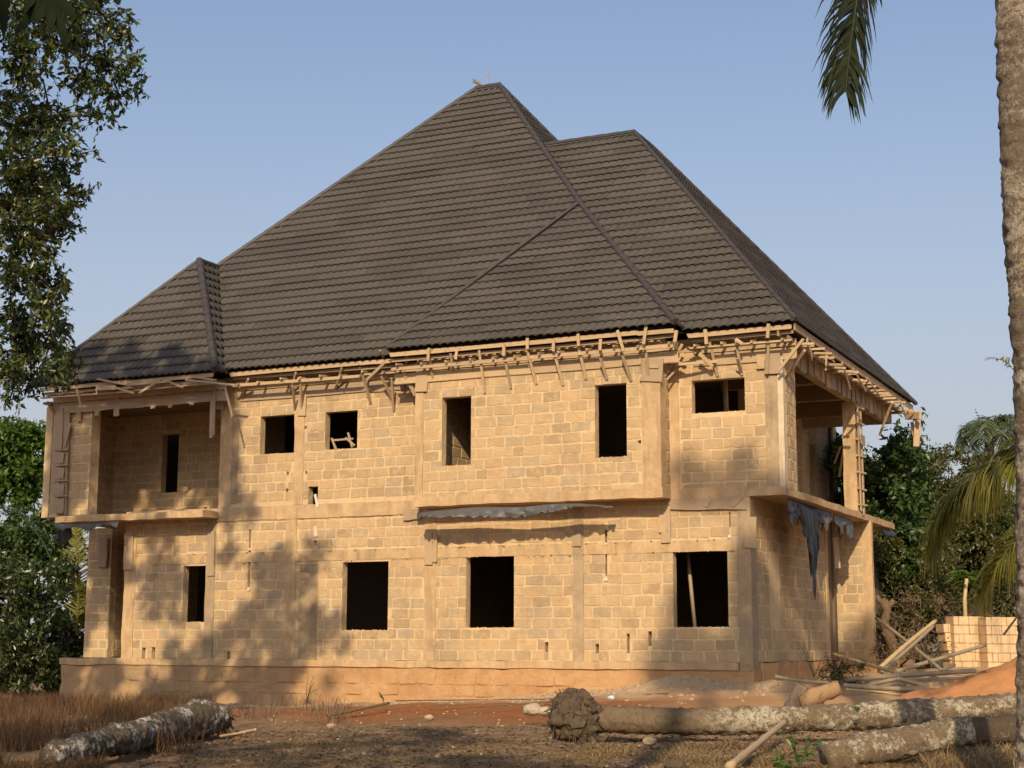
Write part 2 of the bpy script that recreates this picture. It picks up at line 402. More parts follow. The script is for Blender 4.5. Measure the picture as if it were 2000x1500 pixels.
def wall(u0, u1, z0, z1, fixed, ax, openings=(), excl=(), th=.225, mat=MORTAR, blocks=True, parent=HOUSE, name='wall', zb=PZ, off=0.0, inner=None):
    """ax='y': wall in plane y=fixed seen from -y, u=x.  ax='x': plane x=fixed seen from +x, u=y."""
    def P(u, d, z):
        return (u, fixed+d, z) if ax == 'y' else (fixed-d, u, z)
    us = sorted({u0, u1, *[min(max(o[0], u0), u1) for o in openings], *[min(max(o[1], u0), u1) for o in openings]})
    zs = sorted({z0, z1, *[min(max(o[2], z0), z1) for o in openings], *[min(max(o[3], z0), z1) for o in openings]})
    def solid(i, j):
        if i < 0 or j < 0 or i >= len(us)-1 or j >= len(zs)-1: return False
        cu, cz = (us[i]+us[i+1])/2, (zs[j]+zs[j+1])/2
        return not any(o[0] < cu < o[1] and o[2] < cz < o[3] for o in openings)
    V = []; F = []
    def quad(*p):
        b = len(V); V.extend(p); F.append((b, b+1, b+2, b+3))
    for i in range(len(us)-1):
        for j in range(len(zs)-1):
            if not solid(i, j): continue
            a, b, c, d = us[i], us[i+1], zs[j], zs[j+1]
            quad(P(a,0,c), P(b,0,c), P(b,0,d), P(a,0,d)); quad(P(b,th,c), P(a,th,c), P(a,th,d), P(b,th,d))
            if not solid(i-1, j): quad(P(a,th,c), P(a,0,c), P(a,0,d), P(a,th,d))
            if not solid(i+1, j): quad(P(b,0,c), P(b,th,c), P(b,th,d), P(b,0,d))
            if not solid(i, j-1): quad(P(a,th,c), P(b,th,c), P(b,0,c), P(a,0,c))
            if not solid(i, j+1): quad(P(a,0,d), P(b,0,d), P(b,th,d), P(a,th,d))
    w = mobj(name, V, F, mat, parent)
    if blocks:
        k = math.floor((z0-zb)/COURSE)
        while zb + k*COURSE < z1:
            _a, _b = random.uniform(.008, .018), random.uniform(.010, .020); za, zc = zb+k*COURSE+_a, zb+(k+1)*COURSE-_b
            za2, zc2 = max(za, z0), min(zc, z1)
            u = u0 - ((k % 2)*.5*BL + off + random.uniform(0, .06)) 
            while u < u1:
                L = BL*random.choice((1, 1, 1, 1, .97, 1.03, .62))
                jw = random.choice((.008, .012, .015, .024)); a, b = max(u+jw, u0), min(u+L-jw, u1)
                zj = random.uniform(-.009, .009)
                rs = [(a, b, za2+zj, zc2+zj)]
                for o in list(openings)+list(excl): rs = sub_rect(rs, (o[0]-.004, o[1]+.004, o[2], o[3]))
                for r in rs:
                    if r[1]-r[0] > .07 and r[3]-r[2] > .09:
                        BLK.append((w, P((r[0]+r[1])/2, 0.0, (r[2]+r[3])/2), ax, r[1]-r[0], r[3]-r[2]))
                u += L
            k += 1
    return w
def rect(px0, py0, px1, py1, fixed, ax='y'):
    f = WY if ax == 'y' else WX
    a = f(px0, (py0+py1)/2, fixed); b = f(px1, (py0+py1)/2, fixed)
    t = f((px0+px1)/2, py0, fixed); q = f((px0+px1)/2, py1, fixed)
    return (a.x, b.x, q.z, t.z) if ax == 'y' else (a.y, b.y, q.z, t.z)

# measured openings
o_lo = [rect(357,1105,407,1215,YF), rect(668,1097,758,1231,YF), rect(910,1085,1004,1226,YF), rect(1315,1074,1422,1225,YF)]
o_up = [rect(508,811,576,886,YF), rect(635,803,698,877,YF)]
o_bay = [rect(863,775,920,909,YB), rect(1162,750,1224,893,YB)]
o_rt = [rect(1351,740,1455,805,YF)]
holes = [rect(1181,1035,1186,1080,YF), rect(1182,1080,1186,1125,YF), rect(486,1034,490,1070,YF), rect(484,1075,489,1147,YF),
         rect(1064,1254,1071,1274,YF), rect(1163,1258,1170,1276,YF), rect(1224,1238,1230,1276,YF), rect(1266,1233,1273,1262,YF),
         rect(277,1265,284,1287,YF), rect(296,1264,303,1288,YF), rect(443,1272,449,1288,YF), rect(599,1276,606,1290,YF),
         rect(1424,1000,1427,1030,YF), rect(613,1055,619,1066,YF)]
hup = [rect(602,950,621,988,YF), rect(594,832,599,838,YF), rect(596,920,600,926,YF), rect(560,921,564,928,YF), rect(558,954,563,962,YF), rect(444,843,452,850,YF),
       rect(1246,860,1252,866,YB)]
XL = WY(240, 1200, YF).x        # left end of the lower front wall
xBayL, xBayR = WY(812, 900, YB).x, WY(1291, 900, YB).x
xWingR = WY(430, 900, YF).x
TOP = 8.42
# columns and bands (rectangles kept clear of blocks)
def colrect(pxa, pxb, pya, pyb, Y, ax='y'): return rect(pxa, pya, pxb, pyb, Y, ax)
C_lo = [(XL, WY(262,1200,YF).x, PZ, SZ0), rect(402,1020,419,1290,YF), rect(556,1010,577,1300,YF), rect(829,1015,851,1290,YF), rect(1120,1010,1140,1290,YF), rect(1448,1000,1475,1300,YF)]
C_lo[-1] = (C_lo[-1][0], XS, PZ, SZ0)
C_lo = [(c[0], c[1], PZ, SZ0-.12) for c in C_lo]
zl0, zl1 = 3.68, 3.93
lint = (XL+.4, XS-.4, zl0, zl1)
band = (XL, XS, SZ0-.20, SZ1+.06)
C_up = [(xWingR, WY(452,900,YF).x, SZ1, TOP), rect(575,770,594,990,YF)]
C_up = [(c[0], c[1], SZ1+.06, TOP) for c in C_up]
wall(XL, XS, PZ, SZ0, YF, 'y', o_lo+holes, C_lo+[lint, band], off=.1)
wall(xWingR, xBayL+.02, SZ0, TOP, YF, 'y', o_up+hup[:6], C_up+[band], off=.2)
cb = [(xBayL, xBayL+.20, SZ1, TOP), (xBayR-.42, xBayR, SZ1, TOP)]
wall(xBayL, xBayR, SZ1-.1, TOP, YB, 'y', o_bay+hup[6:], cb, off=.05)
wall(YB+.226, YF, SZ1-.1, TOP, xBayR, 'x', (), (), off=.1)
xCornL = WY(1497, 850, YF).x
wall(xBayR-.1, XU, SZ1-.1, TOP, YF, 'y', o_rt, [(xBayR, xBayR+.26, SZ1, TOP), (xCornL, XU, SZ1, TOP)], off=.3)
# side walls on the right
niche = rect(1502,1078,1522,1227,XS,'x')
yRet = 41.0; ySide = 39.7
wall(YF+.226, ySide, PZ, SZ0, XS, 'x', (), [niche, (YF, YF+.42, PZ, SZ0), (ySide-.25, ySide, PZ, SZ0)], off=.2, th=.14)
xr = WY(1706, 1200, yRet).x
wall(-12.5, xr, PZ, SZ0, yRet, 'y', (), [(xr-.24, xr, PZ, SZ0)], off=.2)
wall(YF+.226, WX(1555, 850, XU).y, SZ1-.02, TOP, XU, 'x', (), [(YF, YF+.16, SZ1, TOP)], off=.1)
# upper balcony inner wall and its doorway on the right side
xin = -11.6
wall(38.6, WX(1637, 950, xin).y, SZ1, TOP, xin, 'x', [rect(1582,870,1592,990,xin,'x')], [rect(1568,850,1580,990,xin,'x')], off=.1)
# left wing: balcony pier, inner side wall, back wall with doorway
xPierL = WY(126, 900, YL+.35).x; xPierR = WY(176, 900, YL+.35).x
yLP = YL+.35
wall(xPierL, xPierR, SZ1, 8.05, yLP, 'y', (), (), off=.1, th=.35)
yBk = 35.6; xsd = WY(222, 900, yBk).x
wall(yLP+.351, yBk, SZ1, 8.05, xsd, 'x', (), (), off=.2)
wall(YF+.226, yBk, SZ1, 8.3, xWingR+.225, 'x', (), (), blocks=False)
dr = rect(316,847,348,962,yBk)
wall(xsd-.2, xWingR, SZ1, 8.3, yBk, 'y', [dr, rect(398,990,404,1000,yBk)], (), off=.15)
# lower left: set back wall stub beside the porch opening
YS = 35.0
xs0, xs1 = WY(168, 1170, YS).x, WY(214, 1170, YS).x
wall(xs0, xs1, PZ, SZ0, YS, 'y', (), (), off=.2)
wall(YS+.226, 39, PZ, SZ0, xs1, 'x', (), (), off=.1)
# hidden shell: back, left side, partitions
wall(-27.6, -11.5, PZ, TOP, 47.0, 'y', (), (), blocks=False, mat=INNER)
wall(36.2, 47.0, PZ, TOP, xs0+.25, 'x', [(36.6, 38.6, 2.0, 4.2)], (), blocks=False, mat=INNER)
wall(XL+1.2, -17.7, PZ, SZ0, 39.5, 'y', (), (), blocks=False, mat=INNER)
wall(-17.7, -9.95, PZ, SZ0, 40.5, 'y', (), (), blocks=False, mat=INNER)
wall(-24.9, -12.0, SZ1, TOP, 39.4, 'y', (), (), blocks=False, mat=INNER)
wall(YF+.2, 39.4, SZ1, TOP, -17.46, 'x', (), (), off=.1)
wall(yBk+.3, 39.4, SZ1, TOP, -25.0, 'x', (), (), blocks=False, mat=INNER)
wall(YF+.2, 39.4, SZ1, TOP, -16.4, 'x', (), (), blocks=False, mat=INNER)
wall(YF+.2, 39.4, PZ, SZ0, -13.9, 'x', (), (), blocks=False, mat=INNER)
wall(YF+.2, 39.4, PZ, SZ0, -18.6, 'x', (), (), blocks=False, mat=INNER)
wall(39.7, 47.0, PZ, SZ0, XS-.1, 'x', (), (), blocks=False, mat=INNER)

# the nearest 300 blocks are objects, the rest one mesh per wall
def blk_basis(ax):
    return (Vector((1,0,0)), Vector((0,1,0))) if ax == 'y' else (Vector((0,1,0)), Vector((-1,0,0)))
BLK.sort(key=lambda b: (Vector(b[1])-Vector((-3, 8, 2))).length if b[1][1] < 34.5 else 999)
PR = .011
rest = {}
for i, (w, p, ax, bw, bh) in enumerate(BLK):
    me = block_meshes[random.randrange(len(block_meshes))]
    ud, dd = blk_basis(ax)
    if i < 300:
        o = bpy.data.objects.new('block', me); COL.objects.link(o); o.parent = w
        M = Matrix.Identity(4)
        for r_ in range(3):
            M[r_][0] = ud[r_]*bw; M[r_][1] = dd[r_]*PR; M[r_][2] = (0, 0, 1)[r_]*bh; M[r_][3] = (Vector(p)-wl(w))[r_]
        o.matrix_local = M
    else:
        rest.setdefault(w.name, (w, MB()))[1].add(
            [Vector(p)+ud*(v.co.x*bw)+dd*(v.co.y*PR)+Vector((0, 0, v.co.z*bh)) for v in me.vertices],
            [tuple(f.vertices) for f in me.polygons], me.attributes['tint'].data[0].value)
for w, mb in rest.values():
    o = mb.build('block_course', BLOCK, w); tag(o, kind='stuff')

# columns, bands, slabs -------------------------------------------------
def slabbox(name, lo, hi, mat, sub=.25, jit=.012, parent=HOUSE):
    """a cast member with slightly uneven faces"""
    lo = Vector(lo); hi = Vector(hi); n = [max(1, min(60, int(round((hi[i]-lo[i])/sub)))) for i in range(3)]
    V = {}; VL = []; F = []
    def vid(i, j, k):
        key = (i, j, k)
        if key not in V:
            p = Vector((lo.x+(hi.x-lo.x)*i/n[0], lo.y+(hi.y-lo.y)*j/n[1], lo.z+(hi.z-lo.z)*k/n[2]))
            q = p*2.3
            p = p + Vector((mnoise.noise(q), mnoise.noise(q+Vector((9,0,0))), mnoise.noise(q+Vector((0,9,0)))))*jit*1.6
            V[key] = len(VL); VL.append(p)
        return V[key]
    for i in range(n[0]):
        for j in range(n[1]):
            F.append((vid(i,j,0),vid(i,j+1,0),vid(i+1,j+1,0),vid(i+1,j,0))); F.append((vid(i,j,n[2]),vid(i+1,j,n[2]),vid(i+1,j+1,n[2]),vid(i,j+1,n[2])))
    for i in range(n[0]):
        for k in range(n[2]):
            F.append((vid(i,0,k),vid(i+1,0,k),vid(i+1,0,k+1),vid(i,0,k+1))); F.append((vid(i,n[1],k),vid(i,n[1],k+1),vid(i+1,n[1],k+1),vid(i+1,n[1],k)))
    for j in range(n[1]):
        for k in range(n[2]):
            F.append((vid(0,j,k),vid(0,j,k+1),vid(0,j+1,k+1),vid(0,j+1,k))); F.append((vid(n[0],j,k),vid(n[0],j+1,k),vid(n[0],j+1,k+1),vid(n[0],j,k+1)))
    return mobj(name, VL, F, mat, parent)
for k_, c in enumerate(C_lo): slabbox('column', (c[0], YF-.022, c[2]), (c[1], YF+.1, c[3]), CONCG if k_ in (1, 4) else CONC, jit=.014, sub=.12)
for c in C_up: slabbox('column', (c[0], YF-.022, c[2]), (c[1], YF+.1, c[3]), CONC, jit=.014)
slabbox('column', (cb[0][0]-.01, YB-.025, SZ1), (cb[0][1], YB+.1, TOP-.5), CONC, jit=.014)
slabbox('column', (cb[1][0], YB-.035, SZ1), (cb[1][1]+.015, YB+.3, TOP-.5), CONC, jit=.010)
slabbox('column', (xBayR+.03, YF-.022, SZ1), (xBayR+.23, YF+.1, TOP-.4), CONC, jit=.014)
slabbox('column', (xCornL, YF-.03, SZ1), (XU-.06, YF+.1, TOP-.55), CONCG, jit=.014)
slabbox('white_corner_strip', (XU-.10, YF-.045, SZ1+.01), (XU+.02, YF+.10, TOP-.55), PALEC, jit=.010)
slabbox('column', (XS-.27, YF-.028, PZ-.7), (XS+.018, YF+.40, SZ0-.13), CONCG, jit=.010)
slabbox('column', (XS-.1, ySide-.22, PZ-.3), (XS+.02, ySide+.01, SZ0), CONC, jit=.014)
slabbox('column', (xr-.23, yRet-.02, PZ-.2), (xr+.02, yRet+.15, SZ0), CONC, jit=.014)
_a = rect(584,1100,620,1288,YF); slabbox('stained_strip', (_a[0], YF-.014, _a[2]), (_a[1], YF+.02, _a[3]-.02), CONCD, jit=.010)
_a = rect(444,800,466,985,YF); slabbox('stained_strip', (_a[0], YF-.012, _a[2]), (_a[1], YF+.02, _a[3]-.02), CONCD, jit=.010)
# lintel and ring bands
segs = sorted([c for c in C_lo], key=lambda c: c[0])
xs_ = []
cur = XL+.36
for c in segs[1:]:
    xs_.append((cur, c[0]-.004)); cur = c[1]+.004
for a, b in xs_:
    if b-a > .2: slabbox('lintel', (a, YF-.018, zl0), (b, YF+.05, zl1), CONC, jit=.010)
slabbox('ring_beam', (XL, YF-.035, SZ0-.13), (XS+.02, YF+.14, SZ1+.05), CONC, jit=.012)
slabbox('ring_beam', (XS+.0, YF+.45, SZ0-.25), (XS+.03, ySide, SZ0-.005), CONC, jit=.01)
# floor slabs
slabbox('floor_slab', (xBayL-.03, YB-.05, SZ0-.015), (xBayR+.04, YF+.05, SZ1+.04), CONC, jit=.014)
slabbox('floor_slab', (XS-1.0, YF+.06, SZ0), (XU+.01, 44.1, SZ1), CONC, jit=.012, sub=.4)
slabbox('floor_slab', (XS-.55, YF-.05, SZ0-.01), (XU+.02, YF+.058, SZ1+.01), CONC, jit=.006)
xlL = WY(107, 1010, YL).x; xlR = WY(396, 990, YL).x
slabbox('floor_slab', (xlL, YL, 4.80), (xlR, 37.0, 4.97), CONC, jit=.02)
mb = MB(); mb.add([(xlR, YL+.01, 4.81), (xWingR+.05, YF, 4.81), (xlR, YF, 4.81), (xlR, YL+.01, 4.96), (xWingR+.05, YF, 4.96), (xlR, YF, 4.96)], [(0,2,1),(3,4,5),(0,1,4,3),(1,2,5,4),(2,0,3,5)])
mb.build('slab_corner', CONC, HOUSE)
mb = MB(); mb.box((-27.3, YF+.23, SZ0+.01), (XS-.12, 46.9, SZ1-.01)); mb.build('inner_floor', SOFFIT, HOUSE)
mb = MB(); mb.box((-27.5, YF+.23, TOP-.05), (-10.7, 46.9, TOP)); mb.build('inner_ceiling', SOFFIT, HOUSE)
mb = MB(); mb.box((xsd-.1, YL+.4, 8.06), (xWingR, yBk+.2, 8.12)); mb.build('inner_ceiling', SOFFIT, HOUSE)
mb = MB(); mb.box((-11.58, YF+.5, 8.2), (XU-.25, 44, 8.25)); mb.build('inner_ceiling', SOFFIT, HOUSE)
for yy in (36.4, 39.0, 41.8): slabbox('cross_beam', (-11.58, yy, 7.8), (XU-.2, yy+.22, 8.19), SOFFIT)
# plinth
xpl = WY(115, 1330, YF-.12).x
slabbox('plinth', (XL-.1, YF-.06, -.2), (XS+.03, YF+.6, PZ-.17), PLINTH, jit=.035, sub=.22)
slabbox('plinth_ledge', (XL-.1, YF-.10, PZ-.168), (XS-.28, YF+.5, PZ-.004), CONC, jit=.016, sub=.2)
slabbox('porch_plinth', (xpl, YF-.06, -.2), (XL-.11, 37, PZ-.165), PLINTH, jit=.035, sub=.22)
slabbox('porch_ledge', (xpl-.03, YF-.10, PZ-.160), (XL-.11, 37, PZ-.004), CONC, jit=.02, sub=.2)
slabbox('plinth', (XS-.4, YF+.61, -.2), (XS+.05, ySide+.05, PZ-.02), PLINTH, jit=.03)
slabbox('plinth', (XS-.4, yRet-.05, -.2), (xr+.04, 46, PZ-.01), PLINTH, jit=.02)
slabbox('niche_block', (XS-.10, niche[0], niche[2]), (XS-.015, niche[1], niche[3]), CONCG, jit=.003)
# plinth block faces
r_ = random.Random(3)
for zz in (.86, .60):
    x = XL+.3
    while x < XS-.4:
        L = r_.uniform(.44, .50)
        if zz > .8 or r_.random() < .6:
            o = bpy.data.objects.new('plinth_block', block_meshes[r_.randrange(36)].copy() if False else mk('plinth_block', [(v.co.x*L, v.co.y*.012, v.co.z*.225) for v in block_meshes[r_.randrange(36)].vertices], [tuple(f.vertices) for f in block_meshes[0].polygons], PLINTH))
            if gz(x+L/2, YF-.12, False) < zz+.05:
                link(o, HOUSE, (x+L/2, YF-.068, zz+.0))
        x += L+.03
# beam over the left balcony and over the right balcony
mbz = (7.72, 8.22)
slabbox('balcony_beam', (WY(118,800,YL+.3).x, YL+.28, 7.86), (WY(428,790,YL+.3).x, YL+.52, 8.32), WOODG, jit=.01, sub=.5)
slabbox('balcony_beam', (WY(428,790,YL+.3).x-.22, YL+.52, 7.86), (WY(428,790,YL+.3).x, YF+.1, 8.32), WOODG, jit=.01)
slabbox('balcony_beam', (XU-.22, WX(1555,800,XU).y-.1, 7.84), (XU, 44.3, 8.30), CONCG, jit=.012, sub=.4)
slabbox('balcony_beam', (-11.58, 44.1, 7.84), (XU-.225, 44.3, 8.3), CONCG, jit=.012, sub=.4)
yP0, yP1 = WX(1676, 990, XU).y, WX(1676, 990, XU).y+.9
pp = WX(1678, 997, XU)
slabbox('balcony_pillar', (XU-.36, pp.y, SZ1), (XU-.03, pp.y+.36, 7.84), CONC, jit=.014, sub=.3)

# mortar crumbs on sills and squeezed out along the joints
m_ = MB(); r_ = random.Random(12)
def crumb(x, y, z, s, f=.5):
    V = []; 
    for q in ((-1,0,0),(1,0,0),(0,-f,0),(0,f*.4,0),(0,0,-.8),(0,0,.8)):
        V.append((x+q[0]*s*r_.uniform(.7,1.5), y+q[1]*s, z+q[2]*s*r_.uniform(.6,1.1)))
    m_.add(V, [(0,2,5),(2,1,5),(1,3,5),(3,0,5),(2,0,4),(1,2,4),(3,1,4),(0,3,4)])
for o_, yy in [(o, YF) for o in o_lo+o_up+o_rt]+[(o, YB) for o in o_bay]:
    for _ in range(16): crumb(r_.uniform(o_[0], o_[1]), yy+r_.uniform(-.01, .12), o_[2]+.002, r_.uniform(.01, .032), 1)
    for _ in range(14): crumb(r_.choice((o_[0]+.004, o_[1]-.004)), yy+r_.uniform(-.005, .05), r_.uniform(o_[2], o_[3]), r_.uniform(.008, .02), 1)
for _ in range(1100):
    x = r_.uniform(XL, XS); z = PZ+COURSE*r_.randrange(0, 15)+r_.uniform(-.014, .014)
    if any(a-.05 < x < b+.05 and c-.05 < z < d+.05 for a, b, c, d in o_lo): continue
    crumb(x, YF-.004, z, r_.uniform(.006, .020))
for _ in range(420):
    x = r_.uniform(xBayL, xBayR); z = PZ+COURSE*r_.randrange(16, 28)+r_.uniform(-.014, .014)
    if any(a-.05 < x < b+.05 and c-.05 < z < d+.05 for a, b, c, d in o_bay): continue
    crumb(x, YB-.004, z, r_.uniform(.006, .020))
for _ in range(500): crumb(r_.uniform(XL, XS), YF-.05, r_.choice((zl0, zl1, SZ0-.13, PZ-.02, PZ-.17))+r_.uniform(-.012, .012)+0, r_.uniform(.008, .03), 1)
tag(m_.build('mortar_crumbs', MORTAR, HOUSE), kind='stuff')

# ------------------------------------------------------------------ planks
unit_planks = []
for k in range(8):
    r = random.Random(50+k); V = []
    for x in (-.5, -.17, .17, .5):
        for (y, z) in ((-.5,-.5),(.5,-.5),(.5,.5),(-.5,.5)):
            V.append((x+(r.uniform(-.012, .012) if abs(x) > .4 else 0), y+r.uniform(-.07, .07), z+r.uniform(-.07, .07)))
    F = [(0,3,2,1),(12,13,14,15)]
    for i in range(3):
        for j in range(4): F.append((i*4+j, i*4+(j+1)%4, (i+1)*4+(j+1)%4, (i+1)*4+j))
    F = [tuple(reversed(f)) for f in F[2:]]+[F[0][::-1], F[1][::-1]]
    unit_planks.append((V, F))
PM = {}
def plank(name, p0, p1, w, t, mat=WOOD, parent=HOUSE, face=Vector((0, -1, 0))):
    """board from p0 to p1: w across, t thick along 'face'"""
    p0, p1 = Vector(p0), Vector(p1); d = p1-p0; L = d.length; d.normalize()
    n = Vector(face) - d*Vector(face).dot(d)
    if n.length < .05: n = Vector((1, 0, 0)) - d*d.x
    n.normalize(); s = d.cross(n)
    k = random.randrange(8); key = (k, mat.name)
    if key not in PM: PM[key] = mk('plank', unit_planks[k][0], unit_planks[k][1], mat)
    o = bpy.data.objects.new(name, PM[key]); COL.objects.link(o)
    c = (p0+p1)/2; WLOC[o.name] = c
    M = Matrix.Identity(4)
    for i in range(3):
        M[i][0] = d[i]*L; M[i][1] = s[i]*w; M[i][2] = n[i]*t; M[i][3] = (c-wl(parent))[i]
    if parent: o.parent = parent
    o.matrix_local = M
    return o

def eave_run(x0, x1, y, z, ywall, zlow, dens=.62, strut=.8, skip=()):
    x = x0
    while x < x1-.05:
        L = min(random.uniform(2.6, 3.8), x1-x)
        plank('fascia_board', (x, y+.03, z-.10+random.uniform(-.01, .01)), (x+L, y+.03, z-.09+random.uniform(-.02, .02)), .10, .025)
        plank('fascia_batten', (x, y+.16, z-.20+random.uniform(-.02, .02)), (x+L-.02, y+.16, z-.20+random.uniform(-.02, .02)), .07, .04, WOODG)
        plank('lower_batten', (x+.02, y+.10, zlow+random.uniform(-.015, .015)), (x+L-.02, y+.10, zlow+random.uniform(-.03, .03)), .075, .04, WOOD, face=(0, 0, 1) if random.random() < .4 else (0, -1, 0))
        plank('wall_plate', (x, ywall-.045, zlow+.02), (x+L-.01, ywall-.045, zlow+.02+random.uniform(-.01, .02)), .16, .03)
        plank('beam_form_board', (x, ywall-.035, zlow-.22), (x+L-.01, ywall-.035, zlow-.22+random.uniform(-.01, .01)), .25, .022, WOOD if random.random() < .7 else WOODG)
        x += L+.005
    x = x0+random.uniform(.1, .3)
    while x < x1-.05:
        plank('cross_joist', (x, ywall-.02, zlow+.12+random.uniform(-.02, .02)), (x+random.uniform(-.03, .03), y-.02+random.uniform(-.05, .02), zlow+.02+random.uniform(-.02, .05)), .05, .05, WOOD if random.random() < .6 else WOODG, face=(0, 0, 1))
        x += dens*random.uniform(.8, 1.2)
def strut(pt, pb, y, ywall, w=.055, mat=None):
    """leaning prop: top at photo point pt on plane y, foot at pb on the wall"""
    a = WY(*pt, y); b = WY(*pb, ywall-.03)
    plank('prop', a, b, w, .04, mat or (WOOD if random.random() < .55 else WOODG))
def cleat(pt, pb, y, w=.07):
    plank('cleat', WY(*pt, y), WY(*pb, y+.02), w, .03, WOOD)
eave_run(-29.0, -23.4, 31.95, 8.42, YL+.28, 8.10)
eave_run(-23.25, -18.45, 32.45, 8.50, YF, 8.12)
eave_run(-18.4, -11.25, 32.05, 8.56, YB, 8.14)
eave_run(-11.1, -8.75, 32.55, 8.52, YF, 8.13)
# bay props
for t_, b_ in (((936,683),(947,768)),((984,690),(998,758)),((1031,688),(1048,750)),((1081,682),(1100,752)),((1130,678),(1145,741)),((1173,700),(1186,741)),((1216,694),(1233,744)),((1262,690),(1268,742)),((838,700),(846,740)),((880,690),(886,728))):
    strut(t_, b_, 32.12, YB)
for t_, b_ in (((838,680),(836,705)),((892,684),(890,702)),((984,671),(984,695)),((1030,660),(1030,682)),((1081,663),(1081,686)),((1129,652),(1130,676)),((1173,662),(1172,684)),((1206,645),(1218,686)),((1262,637),(1257,672)),((1321,645),(1318,668))):
    cleat(t_, b_, 32.0)
for t_, b_ in (((1386,668),(1402,735)),((1437,662),(1449,732)),((1440,700),(1449,730))): strut(t_, b_, 32.62, YF)
for t_, b_ in (((1377,643),(1380,672)),((1501,632),(1499,660)),((1437,662),(1450,672))): cleat(t_, b_, 32.5)
# tangle at the step right of the bay
for t_, b_, w in (((1292,684),(1340,720),.09),((1312,688),(1370,685),.05),((1333,672),(1295,740),.06),((1366,690),(1392,716),.08),((1320,712),(1402,706),.06),((1302,742),(1330,712),.05)):
    plank('loose_board', WY(*t_, 32.6), WY(*b_, 32.75), w, .035, WOOD if w > .055 else WOODG)
# left part props
for t_, b_ in (((578,728),(566,770)),((668,718),(655,762)),((707,728),(724,788)),((745,735),(768,782)),((765,738),(769,802)),((586,736),(589,800)),((485,740),(470,778)),((572,755),(576,800))):
    strut(t_, b_, 32.5, YF)
for t_, b_, w in (((742,684),(752,705),.06),((752,708),(716,742),.07),((795,692),(794,715),.05),((788,726),(812,772),.09),((795,690),(797,712),.04)):
    plank('loose_board', WY(*t_, 32.3), WY(*b_, 32.6), w, .035, WOOD)
plank('form_panel', WY(793,728,32.5), WY(812,728,32.7), .26, .03, WOOD)
plank('column_form', WY(1276,700,YB-.07), WY(1272,745,YB-.07), .50, .03, WOODG)
plank('column_form', WY(1265,716,YB-.10), WY(1287,716,YB-.10), .07, .03, WOOD)
plank('column_form', WY(824,725,YB-.06), WY(822,765,YB-.06), .30, .03, WOOD)
plank('column_form', WY(592,765,YF-.05), WY(589,812,YF-.05), .22, .025, WOOD)
plank('column_form', WY(1486,690,YF-.06), WY(1486,720,YF-.06), .18, .03, WOOD)
plank('column_form', WY(1509,690,YF-.08), WY(1509,730,YF-.08), .32, .03, WOODG)
plank('prop', WY(1501,672,32.7), WY(1499,730,32.85), .06, .05, WOODG)
# left wing odds: crooked poles and beam cleats
LW = 31.85
for t_, b_, w in (((190,740),(250,752),.05),((250,752),(330,745),.05),((330,745),(358,757),.05),((272,768),(316,740),.06),((188,758),(226,757),.12),((226,757),(262,768),.06),((150,760),(158,790),.05),((376,736),(420,742),.05),((362,742),(460,752),.05),((440,758),(454,814),.04)):
    plank('crooked_pole', WY(*t_, LW), WY(*b_, LW+.05), w, .04, WOODG)
for xa, ya, yb, w in ((190,782,812,.16),(228,776,813,.18),(300,770,798,.16),(334,764,796,.13),(375,758,791,.14),(155,790,822,.14)):
    plank('beam_cleat', WY(xa, ya, YL+.25), WY(xa-1, yb, YL+.25), w, .03, WOODG)
plank('hanging_board', WY(415,772,YL+.22), WY(412,855,YL+.22), .10, .03, WOODG)
plank('hanging_board', WY(420,755,YL+.20), WY(417,850,YL+.2), .05, .03, WOODG)
plank('beam_cleat', WY(434,764,YF-.1), WY(430,800,YF-.1), .22, .03, WOODG)
# boarded corner of the left pier
plank('corner_board', WY(116,795,YL+.22), WY(105,1008,YL+.22), .30, .04, WOODG)
plank('corner_board', WY(131,795,YL+.26), WY(124,1004,YL+.26), .20, .04, WOODG)
for yy in (879, 909, 939, 969): plank('corner_batten', WY(107, yy, YL+.18), WY(133, yy-1, YL+.18), .04, .05, WOODG)
for ya, yb in ((884,905),(914,935),(945,966),(974,1002)): plank('corner_panel', WY(118,ya,YL+.195), WY(116,yb,YL+.195), .26, .03, WOODG)
plank('prop', WY(137,826,YL+.2), WY(126,872,YL+.2), .08, .03, WOODG)
plank('prop', WY(92,785,YL-.1), WY(111,815,YL+.3), .06, .05, WOODG)
# lower props / boards beneath slabs
for xa, ya, yb, w, m in ((252,1040,1113,.28,WOOD),(838,1040,1103,.20,WOOD),(850,1045,1098,.12,WOOD),(1127,1040,1067,.22,WOODG),(1301,1000,1060,.22,WOOD),(1466,1010,1070,.27,WOOD),(413,1038,1125,.20,WOODG),(1294,1005,1040,.15,WOOD)):
    plank('formwork_board', WY(xa, ya, YF-.05), WY(xa-1, yb, YF-.05), w, .035, m)
plank('formwork_board', WY(788,1006,YF-.06), WY(822,1004,YF-.06), .25, .035, WOODG)
plank('formwork_board', WY(1308,985,YF-.055), WY(1456,984,YF-.055), .23, .03, WOODG)
plank('formwork_board', WY(1387,970,YF-.08), WY(1378,990,YF-.08), .09, .03, WOODG)
plank('formwork_board', WY(1448,968,YF-.08), WY(1428,988,YF-.08), .12, .03, WOODG)
plank('formwork_board', WY(203,1050,YS-.1), WY(200,1108,YS-.1), .28, .05, WOODG)
plank('door_board', WX(1631,1050,XS+.15), WX(1636,1110,XS+.2), .16, .03, WOOD, face=(1, -1, 0))
